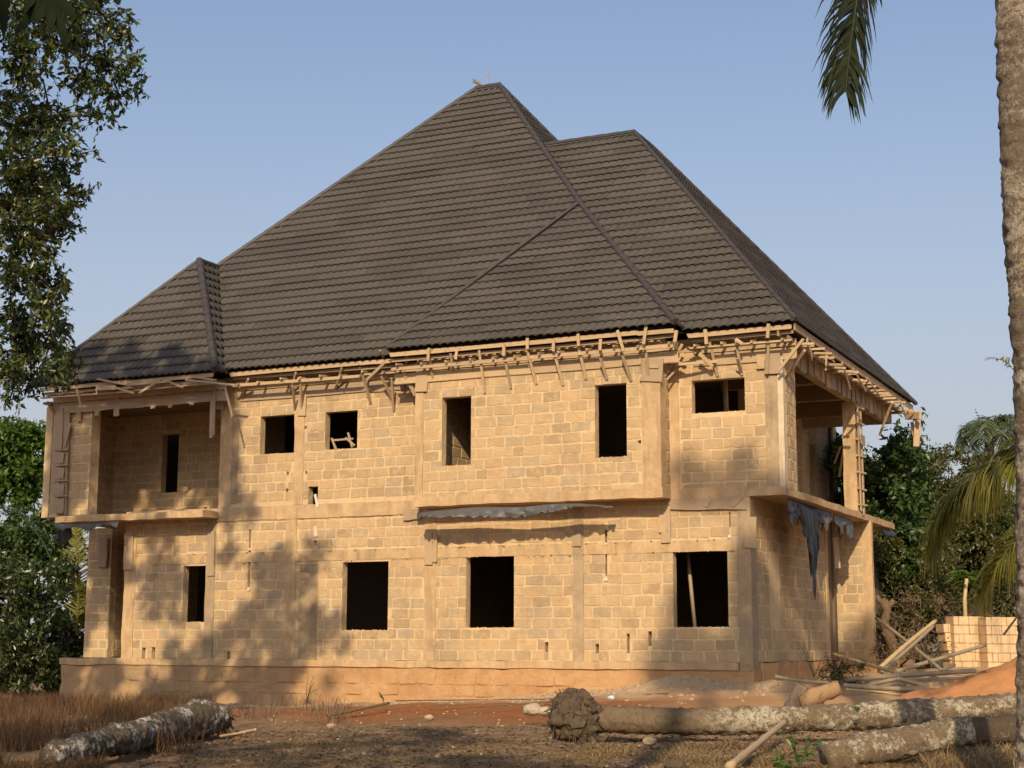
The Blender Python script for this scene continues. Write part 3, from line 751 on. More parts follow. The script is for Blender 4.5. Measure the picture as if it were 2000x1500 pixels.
# right side eave
def ye(t): return 32.6 + t*12.6
y_ = 32.6
while y_ < 45.2:
    L = min(3.2, 45.3-y_)
    plank('fascia_board', (-8.70, y_, 8.42), (-8.70, y_+L, 8.42+random.uniform(-.02, .02)), .16, .035, WOOD, face=(1, 0, 0))
    plank('lower_batten', (-8.85, y_, 8.20), (-8.85, y_+L, 8.20+random.uniform(-.03, .03)), .08, .05, WOODG, face=(1, 0, 0))
    plank('wall_plate', (XU+.03, y_, 8.33), (XU+.03, y_+L, 8.33), .14, .05, WOODG, face=(1, 0, 0))
    y_ += L
y_ = 33.2
while y_ < 44.8:
    plank('cross_joist', (XU-.12, y_, 8.20+random.uniform(-.03, .03)), (XU+.62+random.uniform(-.08, .12), y_+random.uniform(-.05, .05), 8.16+random.uniform(-.05, .05)), .055, .05, WOOD if random.random() < .7 else WOODG, face=(0, 0, 1))
    y_ += random.uniform(.38, .56)
for pa, pb, xa, xb in (((1569,662),(1522,722),-8.5,-9.08),((1571,684),(1536,736),-8.55,-9.08),((1742,785),(1718,850),-8.5,-9.0)):
    a = WX(*pa, xa); b = WX(*pb, xb); plank('prop', a, b, .08, .06, WOOD, face=(1, 0, 0))
for pa, pb in (((1576,664),(1586,700)),((1615,688),(1613,724)),((1645,708),(1661,760)),((1666,720),(1691,764)),((1693,738),(1718,774)),((1757,784),(1769,812)),((1773,798),(1775,812)),((1622,700),(1630,708))):
    plank('hanging_cleat', WX(*pa, -8.6), WX(*pb, -8.62), .12 if pa[0] == 1576 else .05, .03, WOOD, face=(1, 0, 0))
# boards nailed on the side beam
y_ = 34.2
while y_ < 43.8:
    h = random.uniform(.40, .52)
    plank('beam_board', (XU+.015, y_, 8.28), (XU+.02, y_+random.uniform(-.03, .03), 8.28-h), random.uniform(.2, .42), .022, WOODG if random.random() < .75 else WOOD, face=(1, 0, 0))
    y_ += random.uniform(.42, .62)
# cantilevered end at far right
plank('outrigger', WX(1770,812,-8.7), WX(1797,812,-8.2), .2, .06, WOOD)
plank('outrigger', WX(1781,824,-8.55), WX(1787,858,-8.5), .09, .05, WOOD)
plank('outrigger', WX(1793,820,-8.35), WX(1789,872,-8.4), .16, .04, WOOD)
# batten ladder on the balcony pillar
pc = XU-.0
for k in range(7):
    z = 5.2+k*.42
    plank('pillar_clamp', (XU-.0, pp.y-.03, z), (XU+.10, pp.y+.42, z+random.uniform(-.03, .03)), .05, .045, WOOD, face=(0, 0, 1))
plank('pillar_board', (XU+.03, pp.y+.12, 5.05), (XU+.03, pp.y+.10, 7.8), .12, .03, WOOD, face=(1, 0, 0))
plank('pillar_board', (XU+.05, pp.y+.34, 5.0), (XU+.05, pp.y+.33, 7.8), .10, .03, WOOD, face=(1, 0, 0))
plank('pillar_board', (XU+.10, pp.y+.25, 6.75), (XU+.10, pp.y+.25, 7.0), .40, .03, WOODG, face=(1, 0, 0))
for k in range(6):
    plank('far_prop', WY(1642+k*6, 872+(k % 3)*4, 43.8), WY(1630+k*9, 905+(k % 2)*26, 44.0), .05, .05, WOOD)
# interior props and sill frame seen through windows
MBp = MB(); MBp.tube([WY(1342,1070,33.9), WY(1358,1232,33.6)], .045, 7); MBp.build('inside_prop', BAMBOO, HOUSE, True)
MBp = MB(); MBp.tube([WY(1416,735,34.6), WY(1419,815,34.6)], .06, 7); MBp.build('inside_prop', PALEC, HOUSE, True)
for a, b in (((648,856),(656,876)),((649,860),(690,857)),((680,845),(688,874)),((675,855),(693,870))):
    plank('sill_stick', WY(*a, YF+.1), WY(*b, YF+.08), .045, .04, WOODG)
plank('broken_pipe', WY(616,966,YF+.02), WY(621,990,YF-.02), .06, .05, WHITE)
plank('broken_pipe', WY(616,1028,YF-.02), WY(617,1048,YF-.02), .10, .03, PALEC)
for (a, b, r0) in ((1184,1132,.042), (486,1151,.036), (1425,1048,.04), (1184,1062,.03)):
    c = WY(a, b, YF-.02); m_ = MB(); m_.tube([c, c+Vector((0, -.02, 0))], r0, 12); 
    if r0 > .04: m_.tube([c+Vector((0, -.021, 0)), c+Vector((0, -.03, 0))], r0*.35, 8)
    m_.build('socket_box', WHITE, HOUSE)

# ------------------------------------------------------------------ ROOF
ROOFO = mobj('roof', [(-29.2,32.5,8.50),(-11.2,32.5,8.50),(-11.2,47.5,8.50),(-29.2,47.5,8.50),(-20,39.9,17.6),(-19.4,39.9,17.6)],
    [(0,3,2,1),(2,3,4,5),(3,0,4)], CAPM, HOUSE)
mobj('roof_wing_back', [(-8.72,45.5,8.6),(-17.0,45.5,8.6),(-14.5,39.75,15.2),(-17.0,39.75,15.2),(-8.72,32.7,8.5),(-11.4,32.7,8.5),(-11.4,45.5,8.5)], [(0,1,3,2),(4,0,6,5)], CAPM, ROOFO)
TP, TW = .305, .205   # course length, wave
TILES = []
def tri_face(E0, E1, ups, poly):
    """E0->E1 eave line, ups: up-slope unit; poly in (u,v) convex; makes tile panels"""
    E0, E1, ups = Vector(E0), Vector(E1), Vector(ups).normalized(); ud = (E1-E0).normalized(); nn = ud.cross(ups).normalized()
    if nn.z < 0: nn = -nn
    vmax = max(p[1] for p in poly)
    def lim(v):
        xs = []
        n = len(poly)
        for i in range(n):
            a, b = poly[i], poly[(i+1) % n]
            if (a[1]-v)*(b[1]-v) <= 0 and abs(a[1]-b[1]) > 1e-6: xs.append(a[0]+(b[0]-a[0])*(v-a[1])/(b[1]-a[1]))
            elif abs(a[1]-v) < 1e-6: xs.append(a[0])
        return (min(xs), max(xs)) if xs else (0, 0)
    rows = int(math.ceil(vmax/TP))
    for k in range(rows):
        v0, v1 = k*TP, min((k+1)*TP, vmax-.002)
        la, ra = lim(min(v0+.001, vmax-.003)); lb, rb = lim(v1)
        lo, hi = min(la, lb), max(ra, rb)
        NW = 7; W = TW*NW; s = lo - (k % 3)*.43 - random.uniform(0, .05)
        s = math.floor(s/TW)*TW
        while s < hi:
            cols = NW*6+1; us = [s+W*i/(cols-1) for i in range(cols)]
            if us[-1] > lo and us[0] < hi:
                V = []; lift = random.uniform(-.006, .010)
                edge = lambda ph: .026*math.sin(2*math.pi*ph)+.011*math.sin(4*math.pi*ph)
                def hgt(u, f):
                    ph = (u/TW) % 1.0
                    wv = .5-.5*math.cos(2*math.pi*ph); wv = wv**.8
                    return .006 + .018*wv + (.036+lift)*(1-f) 
                for f, (l_, r__) in ((0, (la, ra)), (.5, ((la+lb)/2, (ra+rb)/2)), (1, (lb, rb))):
                    v = v0-.03+(v1-v0+.03)*f
                    for u in us:
                        uc = min(max(u, l_), r__)
                        ph = (uc/TW) % 1.0
                        V.append(E0+ud*uc+ups*(v-(edge(ph) if f == 0 else 0))+nn*hgt(uc, f))
                for u in us:
                    uc = min(max(u, la), ra); ph = (uc/TW) % 1.0
                    V.append(E0+ud*uc+ups*(v0-.03-edge(ph)+.05)+nn*(hgt(uc, 0)-.058))
                F = []
                for r2 in range(2):
                    for i in range(cols-1):
                        a = r2*cols+i
                        if abs(V[a].x-V[a+1].x)+abs(V[a].y-V[a+1].y) < 1e-5 and abs(V[a+cols].x-V[a+cols+1].x)+abs(V[a+cols].y-V[a+cols+1].y) < 1e-5: continue
                        F.append((a, a+1, a+cols+1, a+cols))
                for i in range(cols-1):
                    if abs(V[i].x-V[i+1].x)+abs(V[i].y-V[i+1].y) < 1e-5: continue
                    F.append((3*cols+i, 3*cols+i+1, i+1, i))
                if F:
                    c = sum(V, Vector())/len(V); TILES.append((c, V, F))
            s += W
def uvp(E0, E1, ups, pts):
    E0, E1 = Vector(E0), Vector(E1); ud = (E1-E0).normalized(); up = Vector(ups).normalized()
    return [((Vector(p)-E0).dot(ud), max(0, (Vector(p)-E0).dot(up))) for p in pts]
ApR = (-19.3, 39.9, 17.93); ApL = (-20.07, 39.9, 17.93); Pm = (-14.95, 35.7, 12.66)
cL, cRr = (-18.45, 32.0, 8.59), (-11.2, 32.0, 8.59)
mL = (-29.2, 32.4, 8.51)
def face(E0, E1, apex, pts):
    E0v, E1v, A = Vector(E0), Vector(E1), Vector(apex); ud = (E1v-E0v).normalized(); w = A-E0v; ups = (w-ud*w.dot(ud)).normalized()
    nn = ud.cross(ups).normalized(); nn = nn if nn.z > 0 else -nn
    mobj('sheathing', [Vector(p)-nn*.10+ups*.03 for p in pts], [tuple(range(len(pts)))], CAPM, ROOFO)
    tri_face(E0, E1, ups, uvp(E0, E1, ups, pts))
face(mL, (-17.0, 32.4, 8.51), ApR, [mL, (-16.9, 32.4, 8.51), Pm, ApR, ApL])
face(cL, cRr, Pm, [cL, cRr, Pm])
lA = (-25.7, 34.3, 12.01); lR_, lL_ = (-23.3, 31.9, 8.42), (-29.35, 31.9, 8.42)
face(lL_, lR_, lA, [lL_, lR_, lA])
lB = (-25.7, 35.19, 12.01)
face(lR_, (-23.3, 32.5, 8.42), lA, [lR_, (-23.3, 32.45, 8.42), lB, lA])
rA, rB = (-14.5, 38.35, 15.33), (-14.5, 39.75, 15.33)
rC, rD = (-8.65, 32.5, 8.53), (-8.65, 45.6, 8.53)
vE = (-11.2, 32.5, 8.53); vM = (-14.95, 36.05, 12.66); vT = (-17.16, 38.35, 15.33)
face(vE, rC, rA, [vE, rC, rA, vT, (-14.95, 36.1, 12.71)])
face(rC, rD, rA, [rC, rD, rB, rA])
# main right slope (lower strip and upper part)
hB = (-14.95, 45.0, 12.66)
face(cRr, (-11.2, 48, 8.59), Pm, [cRr, (-11.2, 33.2, 8.59), (-14.95, 37.0, 12.66), Pm])
face(Pm, hB, ApR, [Pm, (-14.95, 44.1, 12.66), (-19.3, 39.95, 17.93), ApR])
mb = MB(); mb.add([cL, Pm, (-18.45, 32.42, 8.53), (-15.5, 35.6, 12.52)], [(0,1,3,2)]); mb.build('roof_flank', ROOF, ROOFO)
TILES.sort(key=lambda t: (t[0]-Vector((-12, 25, 8))).length if t[0].x > -22 or True else 0)
mbs = MB()
for i, (c, V, F) in enumerate(TILES):
    tn = random.random()
    if i < 300:
        mobj('roof_tile', V, F, ROOF, ROOFO, True, [tn]*len(V), loc=c)
    else:
        mbs.add(V, F, tn)
o = mbs.build('roof_tile_field', ROOF, ROOFO, True); tag(o, kind='stuff')
print('tiles', len(TILES), 'blocks', len(BLK))
def cap(name, a, b, r=.085, lift=.05):
    r *= .72; lift *= .8
    a, b = Vector(a), Vector(b); n = max(2, int((b-a).length/.38)); m_ = MB()
    for i in range(n):
        p, q = a.lerp(b, i/n), a.lerp(b, (i+1.08)/n)
        m_.tube([p+Vector((0,0,lift)), q+Vector((0,0,lift-.006))], [r*1.06, r*.97], 10)
    return m_.build(name, CAPM, ROOFO, False)
cap('ridge_cap', ApL, ApR, .10); cap('hip_cap', cRr, Pm, .105); cap('hip_cap', Pm, ApR, .10); cap('hip_cap', mL, ApL, .09)
cap('hip_cap', cL, (Pm[0]-.1, Pm[1]-.05, Pm[2]), .055, .07)
cap('hip_cap', lR_, lA, .13, .04); cap('hip_cap', lL_, lA, .08); cap('ridge_cap', lA, lB, .09)
cap('hip_cap', rC, rA, .075, .05); cap('ridge_cap', rA, vT, .085); cap('hip_cap', rD, rB, .085); cap('ridge_cap', rA, rB, .08)
cap('hip_cap', (-14.95, 44.1, 12.66), (-19.3, 39.95, 17.93), .09)
# lightning rod
m_ = MB(); b0 = WY(952, 168, 39.9); m_.tube([b0, b0+Vector((0,0,.52))], .010, 5)
m_.bar(b0+Vector((-.08,0,.28)), b0+Vector((.08,0,.28)), .014, .014)
m_.bar(b0+Vector((-.05,0,.40)), b0+Vector((0,0,.28)), .012, .012); m_.bar(b0+Vector((.05,0,.40)), b0+Vector((0,0,.28)), .012, .012)
m_.build('lightning_rod', STEEL, HOUSE)

# bird on the ridge
m_ = MB(); c = WY(932, 166, 39.9)
m_.tube([c+Vector((-.16,0,.12)), c+Vector((-.08,0,.10)), c+Vector((0,0,.09)), c+Vector((.08,0,.02)), c+Vector((.16,0,-.05))], [.01,.035,.055,.04,.012], 8)
m_.tube([c+Vector((-.05,0,.12)), c+Vector((-.09,0,.17)), c+Vector((-.11,0,.19)), c+Vector((-.16,0,.185))], [.035,.033,.028,.004], 8)
m_.tube([c+Vector((.0,.02,.05)), c+Vector((.0,.02,-.03))], .006, 4); m_.tube([c+Vector((.03,-.02,.05)), c+Vector((.03,-.02,-.03))], .006, 4)
o = m_.build('bird', m_plain('feathers', (.22, .17, .13)), None, True); tag(o, 'small brown bird perched on the top ridge of the roof', 'bird')

# plastic sheets under the slabs
def sheet(name, top, drop, mat, label, seed, nseg=40, rows=8, torn=.3):
    """top: list of 3D points along the hung edge; drop: function(t)->(length, outward vec)"""
    r = random.Random(seed); V = []; F = []
    P = [Vector(p) for p in top]; n = nseg
    for i in range(n+1):
        t = i/n*(len(P)-1); k = min(int(t), len(P)-2); p = P[k].lerp(P[k+1], t-k)
        L, out = drop(i/n); L = max(.02, L*(1+torn*1.6*mnoise.noise((i*.9, seed, 0))))
        for j in range(rows+1):
            s = j/rows
            f = Vector((.09*mnoise.noise((i*.45, s*2.5, seed)), .13*mnoise.noise((i*.6, s*1.5, seed+4)), .05*mnoise.noise((i*.8, s*3, seed+7))))
            V.append(p + Vector(out)*s + Vector((0, 0, -L*s)) + f*(s+.15))
    for i in range(n):
        for j in range(rows):
            a = i*(rows+1)+j; F.append((a, a+1, a+rows+2, a+rows+1))
    o = mobj(name, V, F, mat, None, True)
    md = o.modifiers.new('thick', 'SOLIDIFY'); md.thickness = .006
    tag(o, label, 'plastic sheet'); return o
zt = 4.86
def dr1(t):
    a = .05+.16*math.sin(math.pi*min(1, t*1.1))+.1*(1-t)*.6
    return (a, (0, -.16-.12*math.sin(t*9), 0))
sheet('plastic_sheet', [WY(822,1000,YB-.06), WY(860,996,YB-.1), WY(930,990,YB-.16), WY(1020,990,YB-.2), WY(1080,984,YB-.22), WY(1130,983,YB-.14), WY(1200,988,YB-.05)], dr1, TARPG, 'long grey plastic sheet hanging below the slab of the middle bay', 1, 70)
sheet('plastic_sheet', [WY(108,1022,YL-.02), WY(150,1024,YL-.05), WY(190,1022,YL-.08), WY(232,1018,YL-.08)], lambda t: (.12+.06*math.sin(t*14), (0, -.08, 0)), TARPG, 'short grey plastic sheet under the left balcony slab', 2, 30)
sheet('plastic_sheet', [WY(108,1026,YL+.1), WY(125,1026,YL+.1), WY(140,1026,YL+.12)], lambda t: (.55*math.sin(math.pi*(.2+.7*t)), (0, .05, 0)), TARP, 'black plastic flap hanging from the left end of the left balcony slab', 3, 14)
def rs_pt(px, py, X=XU-.12): return WX(px, py, X)
sheet('plastic_sheet', [rs_pt(1548,975), rs_pt(1560,980), rs_pt(1575,985), rs_pt(1592,990), rs_pt(1606,995)], lambda t: (1.55*math.exp(-((t-.62)/.17)**2)+.35+.15*math.sin(t*20), (.03, 0, 0)), TARP, 'torn black plastic sheet hanging furthest down over the right side wall', 4, 44, 12, .35)
sheet('plastic_sheet', [rs_pt(1538,972), rs_pt(1550,976)], lambda t: (.55*(1-abs(t-.5)), (.02, 0, 0)), TARPG, 'narrow rag of dark plastic nearest the front corner of the right slab', 5, 14, 8, .4)
sheet('plastic_sheet', [rs_pt(1608,996), rs_pt(1616,998), rs_pt(1622,1001)], lambda t: (.5-.3*t, (.03, 0, 0)), TARPG, 'grey plastic rag hanging between the long black sheet and the porch', 6, 14, 8, .4)
sheet('plastic_sheet', [rs_pt(1628,1003), rs_pt(1640,1008), rs_pt(1652,1012), rs_pt(1664,1016)], lambda t: (.12+.38*abs(math.sin(t*5.5)), (.03, 0, 0)), TARPG, 'grey plastic rag in two points over the lower right porch', 7, 22, 8, .3)
sheet('plastic_sheet', [rs_pt(1722,1030), rs_pt(1735,1034), rs_pt(1746,1038)], lambda t: (.22*math.sin(math.pi*(.15+.7*t)), (.03, 0, 0)), TARPG, 'pale plastic flap under the far tip of the right balcony slab', 8, 12, 6, .2)

# ------------------------------------------------------------------ foliage helpers
def unit(v): return v/np.maximum(np.linalg.norm(v, axis=-1, keepdims=True), 1e-9)
def leaves(P, D, size, asp=.42, fold=.25, up=.6):
    n = len(P); D = unit(D)
    U = rng.normal(size=(n, 3))*.7; U[:, 2] += up
    S = unit(np.cross(D, U)); N = np.cross(S, D)
    L = (size*rng.uniform(.7, 1.25, n))[:, None]; W = L*asp*.5
    base = P; tip = P+D*L; mid = P+D*L*.5
    V = np.stack([base, mid-S*W+N*W*fold, tip, mid+S*W+N*W*fold], 1).reshape(-1, 3)
    i = np.arange(n)*4
    F = np.stack([i, i+1, i+2, i, i+2, i+3], 1).reshape(-1, 3)
    return V, F
def clumps(C, Rr, ntw, nl, lsize, droop=.15, tl=.5, seed=0, flat=1.0):
    """C (k,3), Rr (k,) -> leaf positions on twigs inside each clump, and twig segments"""
    PP = []; DD = []; TW_ = []
    for c, r in zip(C, Rr):
        m = max(3, int(ntw*r*r)); d = unit(rng.normal(size=(m, 3))); rad = r*rng.uniform(.25, 1, m)**.6
        T = np.array(c)+d*rad[:, None]*np.array([1, 1, flat])
        td = unit(d*.8+rng.normal(size=(m, 3))*.55+np.array([0, 0, -droop])); ln = tl*rng.uniform(.6, 1.3, m)
        A = T-td*ln[:, None]
        TW_.append(np.stack([A, T], 1))
        t = rng.uniform(0.05, 1, (m, nl))
        P = A[:, None]+td[:, None]*(ln[:, None]*t)[..., None]+rng.normal(size=(m, nl, 3))*.03*tl
        D = td[:, None]*.7+rng.normal(size=(m, nl, 3))*.6+np.array([0, 0, -droop])
        PP.append(P.reshape(-1, 3)); DD.append(D.reshape(-1, 3))
    return np.concatenate(PP), np.concatenate(DD), np.concatenate(TW_)
def twigmesh(T, r=.006):
    A, B = T[:, 0], T[:, 1]; n = len(A); d = unit(B-A); x = unit(np.cross(d, np.array([.3, .2, .9]))); y = np.cross(d, x)
    V = []
    for k in range(3):
        th = 2*math.pi*k/3; o = x*math.cos(th)+y*math.sin(th); V.append(A+o*r); V.append(B+o*r*.4)
    V = np.stack(V, 1).reshape(-1, 3); i = np.arange(n)*6
    F = np.concatenate([np.stack([i+2*k, i+2*((k+1) % 3), i+2*((k+1) % 3)+1, i+2*k+1], 1) for k in range(3)])
    return V, F
def tree(name, base, trunk_top, C, Rr, label, cat, leafm, barkm=BARK, r0=.25, ntw=26, nl=9, ls=.13, asp=.42, tl=.5, group=None, droop=.15, flat=1.0, limbs=True, tw=True):
    t = thing(name, base, label, cat, group)
    base, top = Vector(base), Vector(trunk_top)
    m_ = MB()
    pts = [base+Vector((0,0,-.3)), base.lerp(top, .33)+Vector((random.uniform(-.2,.2), random.uniform(-.2,.2), 0)), base.lerp(top, .66)+Vector((random.uniform(-.2,.2), random.uniform(-.2,.2), 0)), top]
    m_.tube(pts, [r0*1.25, r0, r0*.85, r0*.6], 10, jit=.08)
    if limbs:
        done = [(top, r0*.6), (base.lerp(top, .8), r0*.7)]; todo = [Vector(c) for c in C]
        while todo:
            bi = min(((min((c-d[0]).length for d in done), k) for k, c in enumerate(todo)))[1]
            c = todo.pop(bi); d = min(done, key=lambda q: (q[0]-c).length); rr = max(.012, d[1]*.72)
            if (c-d[0]).length < 6:
                mid = d[0].lerp(c, .5)+Vector((random.uniform(-.15,.15), random.uniform(-.15,.15), random.uniform(-.05,.2)))
                m_.tube([d[0], mid, c], [rr*1.2, rr, rr*.85], 6, jit=.05)
            done.append((c, rr))
    m_.build('trunk', barkm, t, True)
    P, D, T = clumps(C, Rr, ntw, nl, ls, droop, tl, flat=flat)
    V, F = leaves(P, D, ls, asp)
    mobj('crown', V, F, leafm, t)
    if tw:
        V, F = twigmesh(T); mobj('twigs', V, F, barkm, t)
    return t
def frond(path, ll, n, mat, parent, width=.05, hang=.5, tipl=.35, r0=.03, spread=1.0, seed=0, start=.12, split=0):
    """pinnate palm frond along path"""
    r = random.Random(seed); P = [Vector(p) for p in path]; m_ = MB(); m_.tube(P, [r0*(1-.85*i/(len(P)-1)) for i in range(len(P))], 5, a=.2)
    L = len(P)-1
    for k in range(n):
        t = start+(1-start)*k/(n-1); q = t*L; i = min(int(q), L-1); p = P[i].lerp(P[i+1], q-i); d = (P[i+1]-P[i]).normalized()
        s = d.cross(Vector((0,0,1)));
        if s.length < .15: s = d.cross(Vector((.6,.6,.1)))
        s.normalize(); u = s.cross(d).normalized()
        l = ll*(tipl+(1-tipl)*math.sin(math.pi*min(1, .15+t*.85))**.6)*r.uniform(.8, 1.1)
        for sg in (-1, 1):
            dr = (s*sg*spread*r.uniform(.75, 1.1)+d*r.uniform(.45, .75)+u*r.uniform(-.05, .35)).normalized()
            pts = [p]; cur = dr.copy(); pos = p.copy(); seg = 4
            for j in range(seg):
                pos = pos+cur*l/seg; pts.append(pos.copy()); cur = (cur+Vector((0,0,-1))*hang*r.uniform(.7, 1.3)*(.4+.35*j)).normalized()
            V = []; F = []
            for j, pt in enumerate(pts):
                w = width*(1, 1.1, .9, .6, .08)[j]*.5
                dj = (pts[min(j+1, seg)]-pts[max(j-1, 0)]).normalized(); e = dj.cross(u+Vector((r.uniform(-.3,.3),)*3));
                e = e.normalized() if e.length > .01 else s
                V += [pt-e*w, pt+e*w]
            for j in range(seg): F.append((2*j, 2*j+1, 2*j+3, 2*j+2))
            m_.add(V, F, .6)
    return m_.build('frond', mat, parent)
def palm_path(base, az, el, L, droop, n=9):
    p = Vector(base); e = el; out = [p.copy()]
    for i in range(n):
        p = p+Vector((math.cos(az)*math.cos(e), math.sin(az)*math.cos(e), math.sin(e)))*L/n; out.append(p.copy()); e -= droop*(.6+1.0*i/n)/n*2
        e = max(e, -1.5)
    return out
def palm_trunk(P, rad, mat, parent, n=28, ring=.10, amp=.03, name='trunk', sub=.06, fine=.018):
    P = [Vector(p) for p in P]; pts = []; rs = []
    for i in range(len(P)-1):
        m = max(1, int((P[i+1]-P[i]).length/sub))
        for j in range(m): t = j/m; pts.append(P[i].lerp(P[i+1], t)); rs.append(rad[i]+(rad[i+1]-rad[i])*t)
    pts.append(P[-1]); rs.append(rad[-1])
    for _ in range(6): pts = [pts[0]]+[(pts[i-1]+pts[i]*2+pts[i+1])/4 for i in range(1, len(pts)-1)]+[pts[-1]]
    V = []; F = []; s = 0
    for i, p in enumerate(pts):
        d = (pts[min(i+1, len(pts)-1)]-pts[max(i-1, 0)]).normalized(); x = d.cross(Vector((.31,.2,.93)));
        if x.length < .2: x = d.cross(Vector((1,0,0)))
        x.normalize(); y = d.cross(x)
        if i: s += (p-pts[i-1]).length
        for k in range(n):
            th = 2*math.pi*k/n; o = x*math.cos(th)+y*math.sin(th)
            q = p+o*rs[i]
            ph = (s/ring+.35*mnoise.noise(q*2.5)+.12*k/n) % 1
            r = rs[i]*(1+.12*mnoise.noise(q*1.6))+amp*(.5-ph)*.6+fine*mnoise.noise(q*11)+fine*.8*mnoise.noise(q*26)
            V.append(p+o*r)
    for i in range(len(pts)-1):
        for k in range(n): F.append((i*n+k, i*n+(k+1)%n, (i+1)*n+(k+1)%n, (i+1)*n+k))
    F.append(tuple(range(n))[::-1]); F.append(tuple((len(pts)-1)*n+k for k in range(n)))
    return mobj(name, V, F, mat, parent, True)

# ------------------------------------------------------------------ trees
# big dark tree on the left; its crown hangs into the picture
spec = [(200,-60,70),(110,-40,90),(30,40,90),(130,60,75),(225,60,55),(250,130,42),(60,130,80),(170,160,60),(235,190,42),(20,230,80),(100,230,60),(175,225,30),(205,222,22),
        (40,310,75),(110,320,55),(140,380,45),(20,400,70),(90,410,55),(165,385,26),(50,470,60),(10,520,60),(70,540,50),(85,600,38),(20,620,55),(60,680,50),(100,665,38),(110,715,36),(120,745,28),(60,740,45),(15,720,50),(20,780,28),(150,90,50),(205,120,40),(80,20,60),(180,10,50),(75,370,45),(30,560,45),(30,450,60),(100,560,45),(60,640,55),(110,640,40),(30,700,60),(120,700,40),(90,500,40),(100,450,45),(130,430,35),(60,250,60),(130,290,45),(40,370,60),(90,600,45),(130,725,34)]
C = []; Rr = []
for px, py, r in spec:
    D = 25+random.uniform(-1.8, 1.4); C.append(tuple(WD(px, py, D))); Rr.append(r/FPX*D*.95)
def inframe(c):
    v = Vector(c)-CAM; d = v.dot(CF)
    return d > 0 and -120 < 1000+FPX*v.dot(CR)/d < 2120 and 750-FPX*v.dot(CU)/d > -90
C0, Rr0 = C, Rr; C = []; Rr = []  # unseen second crown, its clumps placed for the shade they cast
def back(p, t): return (p.x+.34*t, p.y-t, p.z+.58*t)
for px, py, r in ((112,800,.5),(120,870,.5),(115,940,.5),(125,1000,.5),(160,830,.45),(165,900,.5),(160,960,.45),(210,765,.4),(290,765,.42),(370,760,.4),(430,790,.45),(445,850,.45),(440,920,.4),(455,990,.42),
                  (200,1010,.4),(185,1100,.5),(190,1180,.5),(200,1265,.5),(250,1120,.35),(330,1050,.36),(290,1060,.3),(300,1200,.28),(350,1200,.33),(340,1270,.38),(440,1080,.4),(500,1110,.42),(530,1170,.45),(490,1200,.5),(450,1240,.42),(520,1240,.45),(480,1300,.45),(540,1310,.4),(500,1360,.45),(420,1320,.35),(550,1360,.35),(540,1090,.3),(480,1010,.28),
                  (130,1330,.5),(210,1340,.45),(300,1345,.4),(120,730,.5),(190,725,.45),(270,722,.38),(340,725,.32),(160,690,.35),(330,900,.34),(370,960,.3),(290,960,.4),(250,900,.4)):
    for q in range(60):
        c = back(WY(px+random.uniform(-8, 8), py, 33.0), random.uniform(14, 20))
        if not inframe(c):
            C.append(c); Rr.append(r*(1.25 if py < 1010 else .95))
            if py < 1010: C.append((c[0]+random.uniform(-.3, .3), c[1]-.5, c[2]+random.uniform(-.3, .3))); Rr.append(r*1.1)
            break
for px, py in ((260,965),(300,940),(300,985),(345,945),(380,985),(385,930),(415,955),(430,985),(330,975)):
    for q in range(60):
        c = back(WY(px, py, 35.6), random.uniform(16, 22))
        if not inframe(c): C.append(c); Rr.append(.42); break
k = 0
while k < 26:
    c = (random.uniform(-25.5, -17), random.uniform(12.5, 18.5), random.uniform(8.5, 15))
    if inframe(c): continue
    C.append(c); Rr.append(random.uniform(.5, .9)); k += 1
bz = (-24.5, 15.5)
tree('broadleaf_tree', (bz[0], bz[1], gz(*bz)), (-23.0, 16.0, 8.0), C0, Rr0, 'tall dark leafy tree at the left edge with its crown hanging over the roof corner', 'tree', L_CROWN, BARKD, .30, 150, 14, .125, .42, .42, droop=.25)

tree('broadleaf_tree', (-21.5, 13.5, gz(-21.5, 13.5)), (-20.5, 14.5, 8.0), C, Rr, 'unseen dense leafy tree just beyond the left edge, crown shaped to shade the left wing', 'tree', L_FIG, BARKD, .26, 130, 10, .19, .5, .45, tw=False)
# near leaves at the top left corner, shade put into their colour
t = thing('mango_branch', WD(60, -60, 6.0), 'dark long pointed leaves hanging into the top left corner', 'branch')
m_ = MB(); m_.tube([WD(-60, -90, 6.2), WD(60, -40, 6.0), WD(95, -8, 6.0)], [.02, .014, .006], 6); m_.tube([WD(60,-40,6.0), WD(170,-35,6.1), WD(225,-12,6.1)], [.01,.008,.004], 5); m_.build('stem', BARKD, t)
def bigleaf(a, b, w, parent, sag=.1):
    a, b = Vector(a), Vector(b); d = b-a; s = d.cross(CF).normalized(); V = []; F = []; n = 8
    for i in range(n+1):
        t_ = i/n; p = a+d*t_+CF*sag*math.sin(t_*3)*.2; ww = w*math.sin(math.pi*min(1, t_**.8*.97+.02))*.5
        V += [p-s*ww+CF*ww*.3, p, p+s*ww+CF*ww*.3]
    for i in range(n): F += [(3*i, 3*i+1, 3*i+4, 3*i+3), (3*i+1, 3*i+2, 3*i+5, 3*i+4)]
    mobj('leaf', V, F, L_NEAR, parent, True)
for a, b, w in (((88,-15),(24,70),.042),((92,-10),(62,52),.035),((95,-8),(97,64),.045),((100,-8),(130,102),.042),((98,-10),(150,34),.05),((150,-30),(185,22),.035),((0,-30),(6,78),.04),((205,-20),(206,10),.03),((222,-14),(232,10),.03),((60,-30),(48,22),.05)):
    bigleaf(WD(*a, 6.0), WD(*b, 5.95), w*1.0, t)

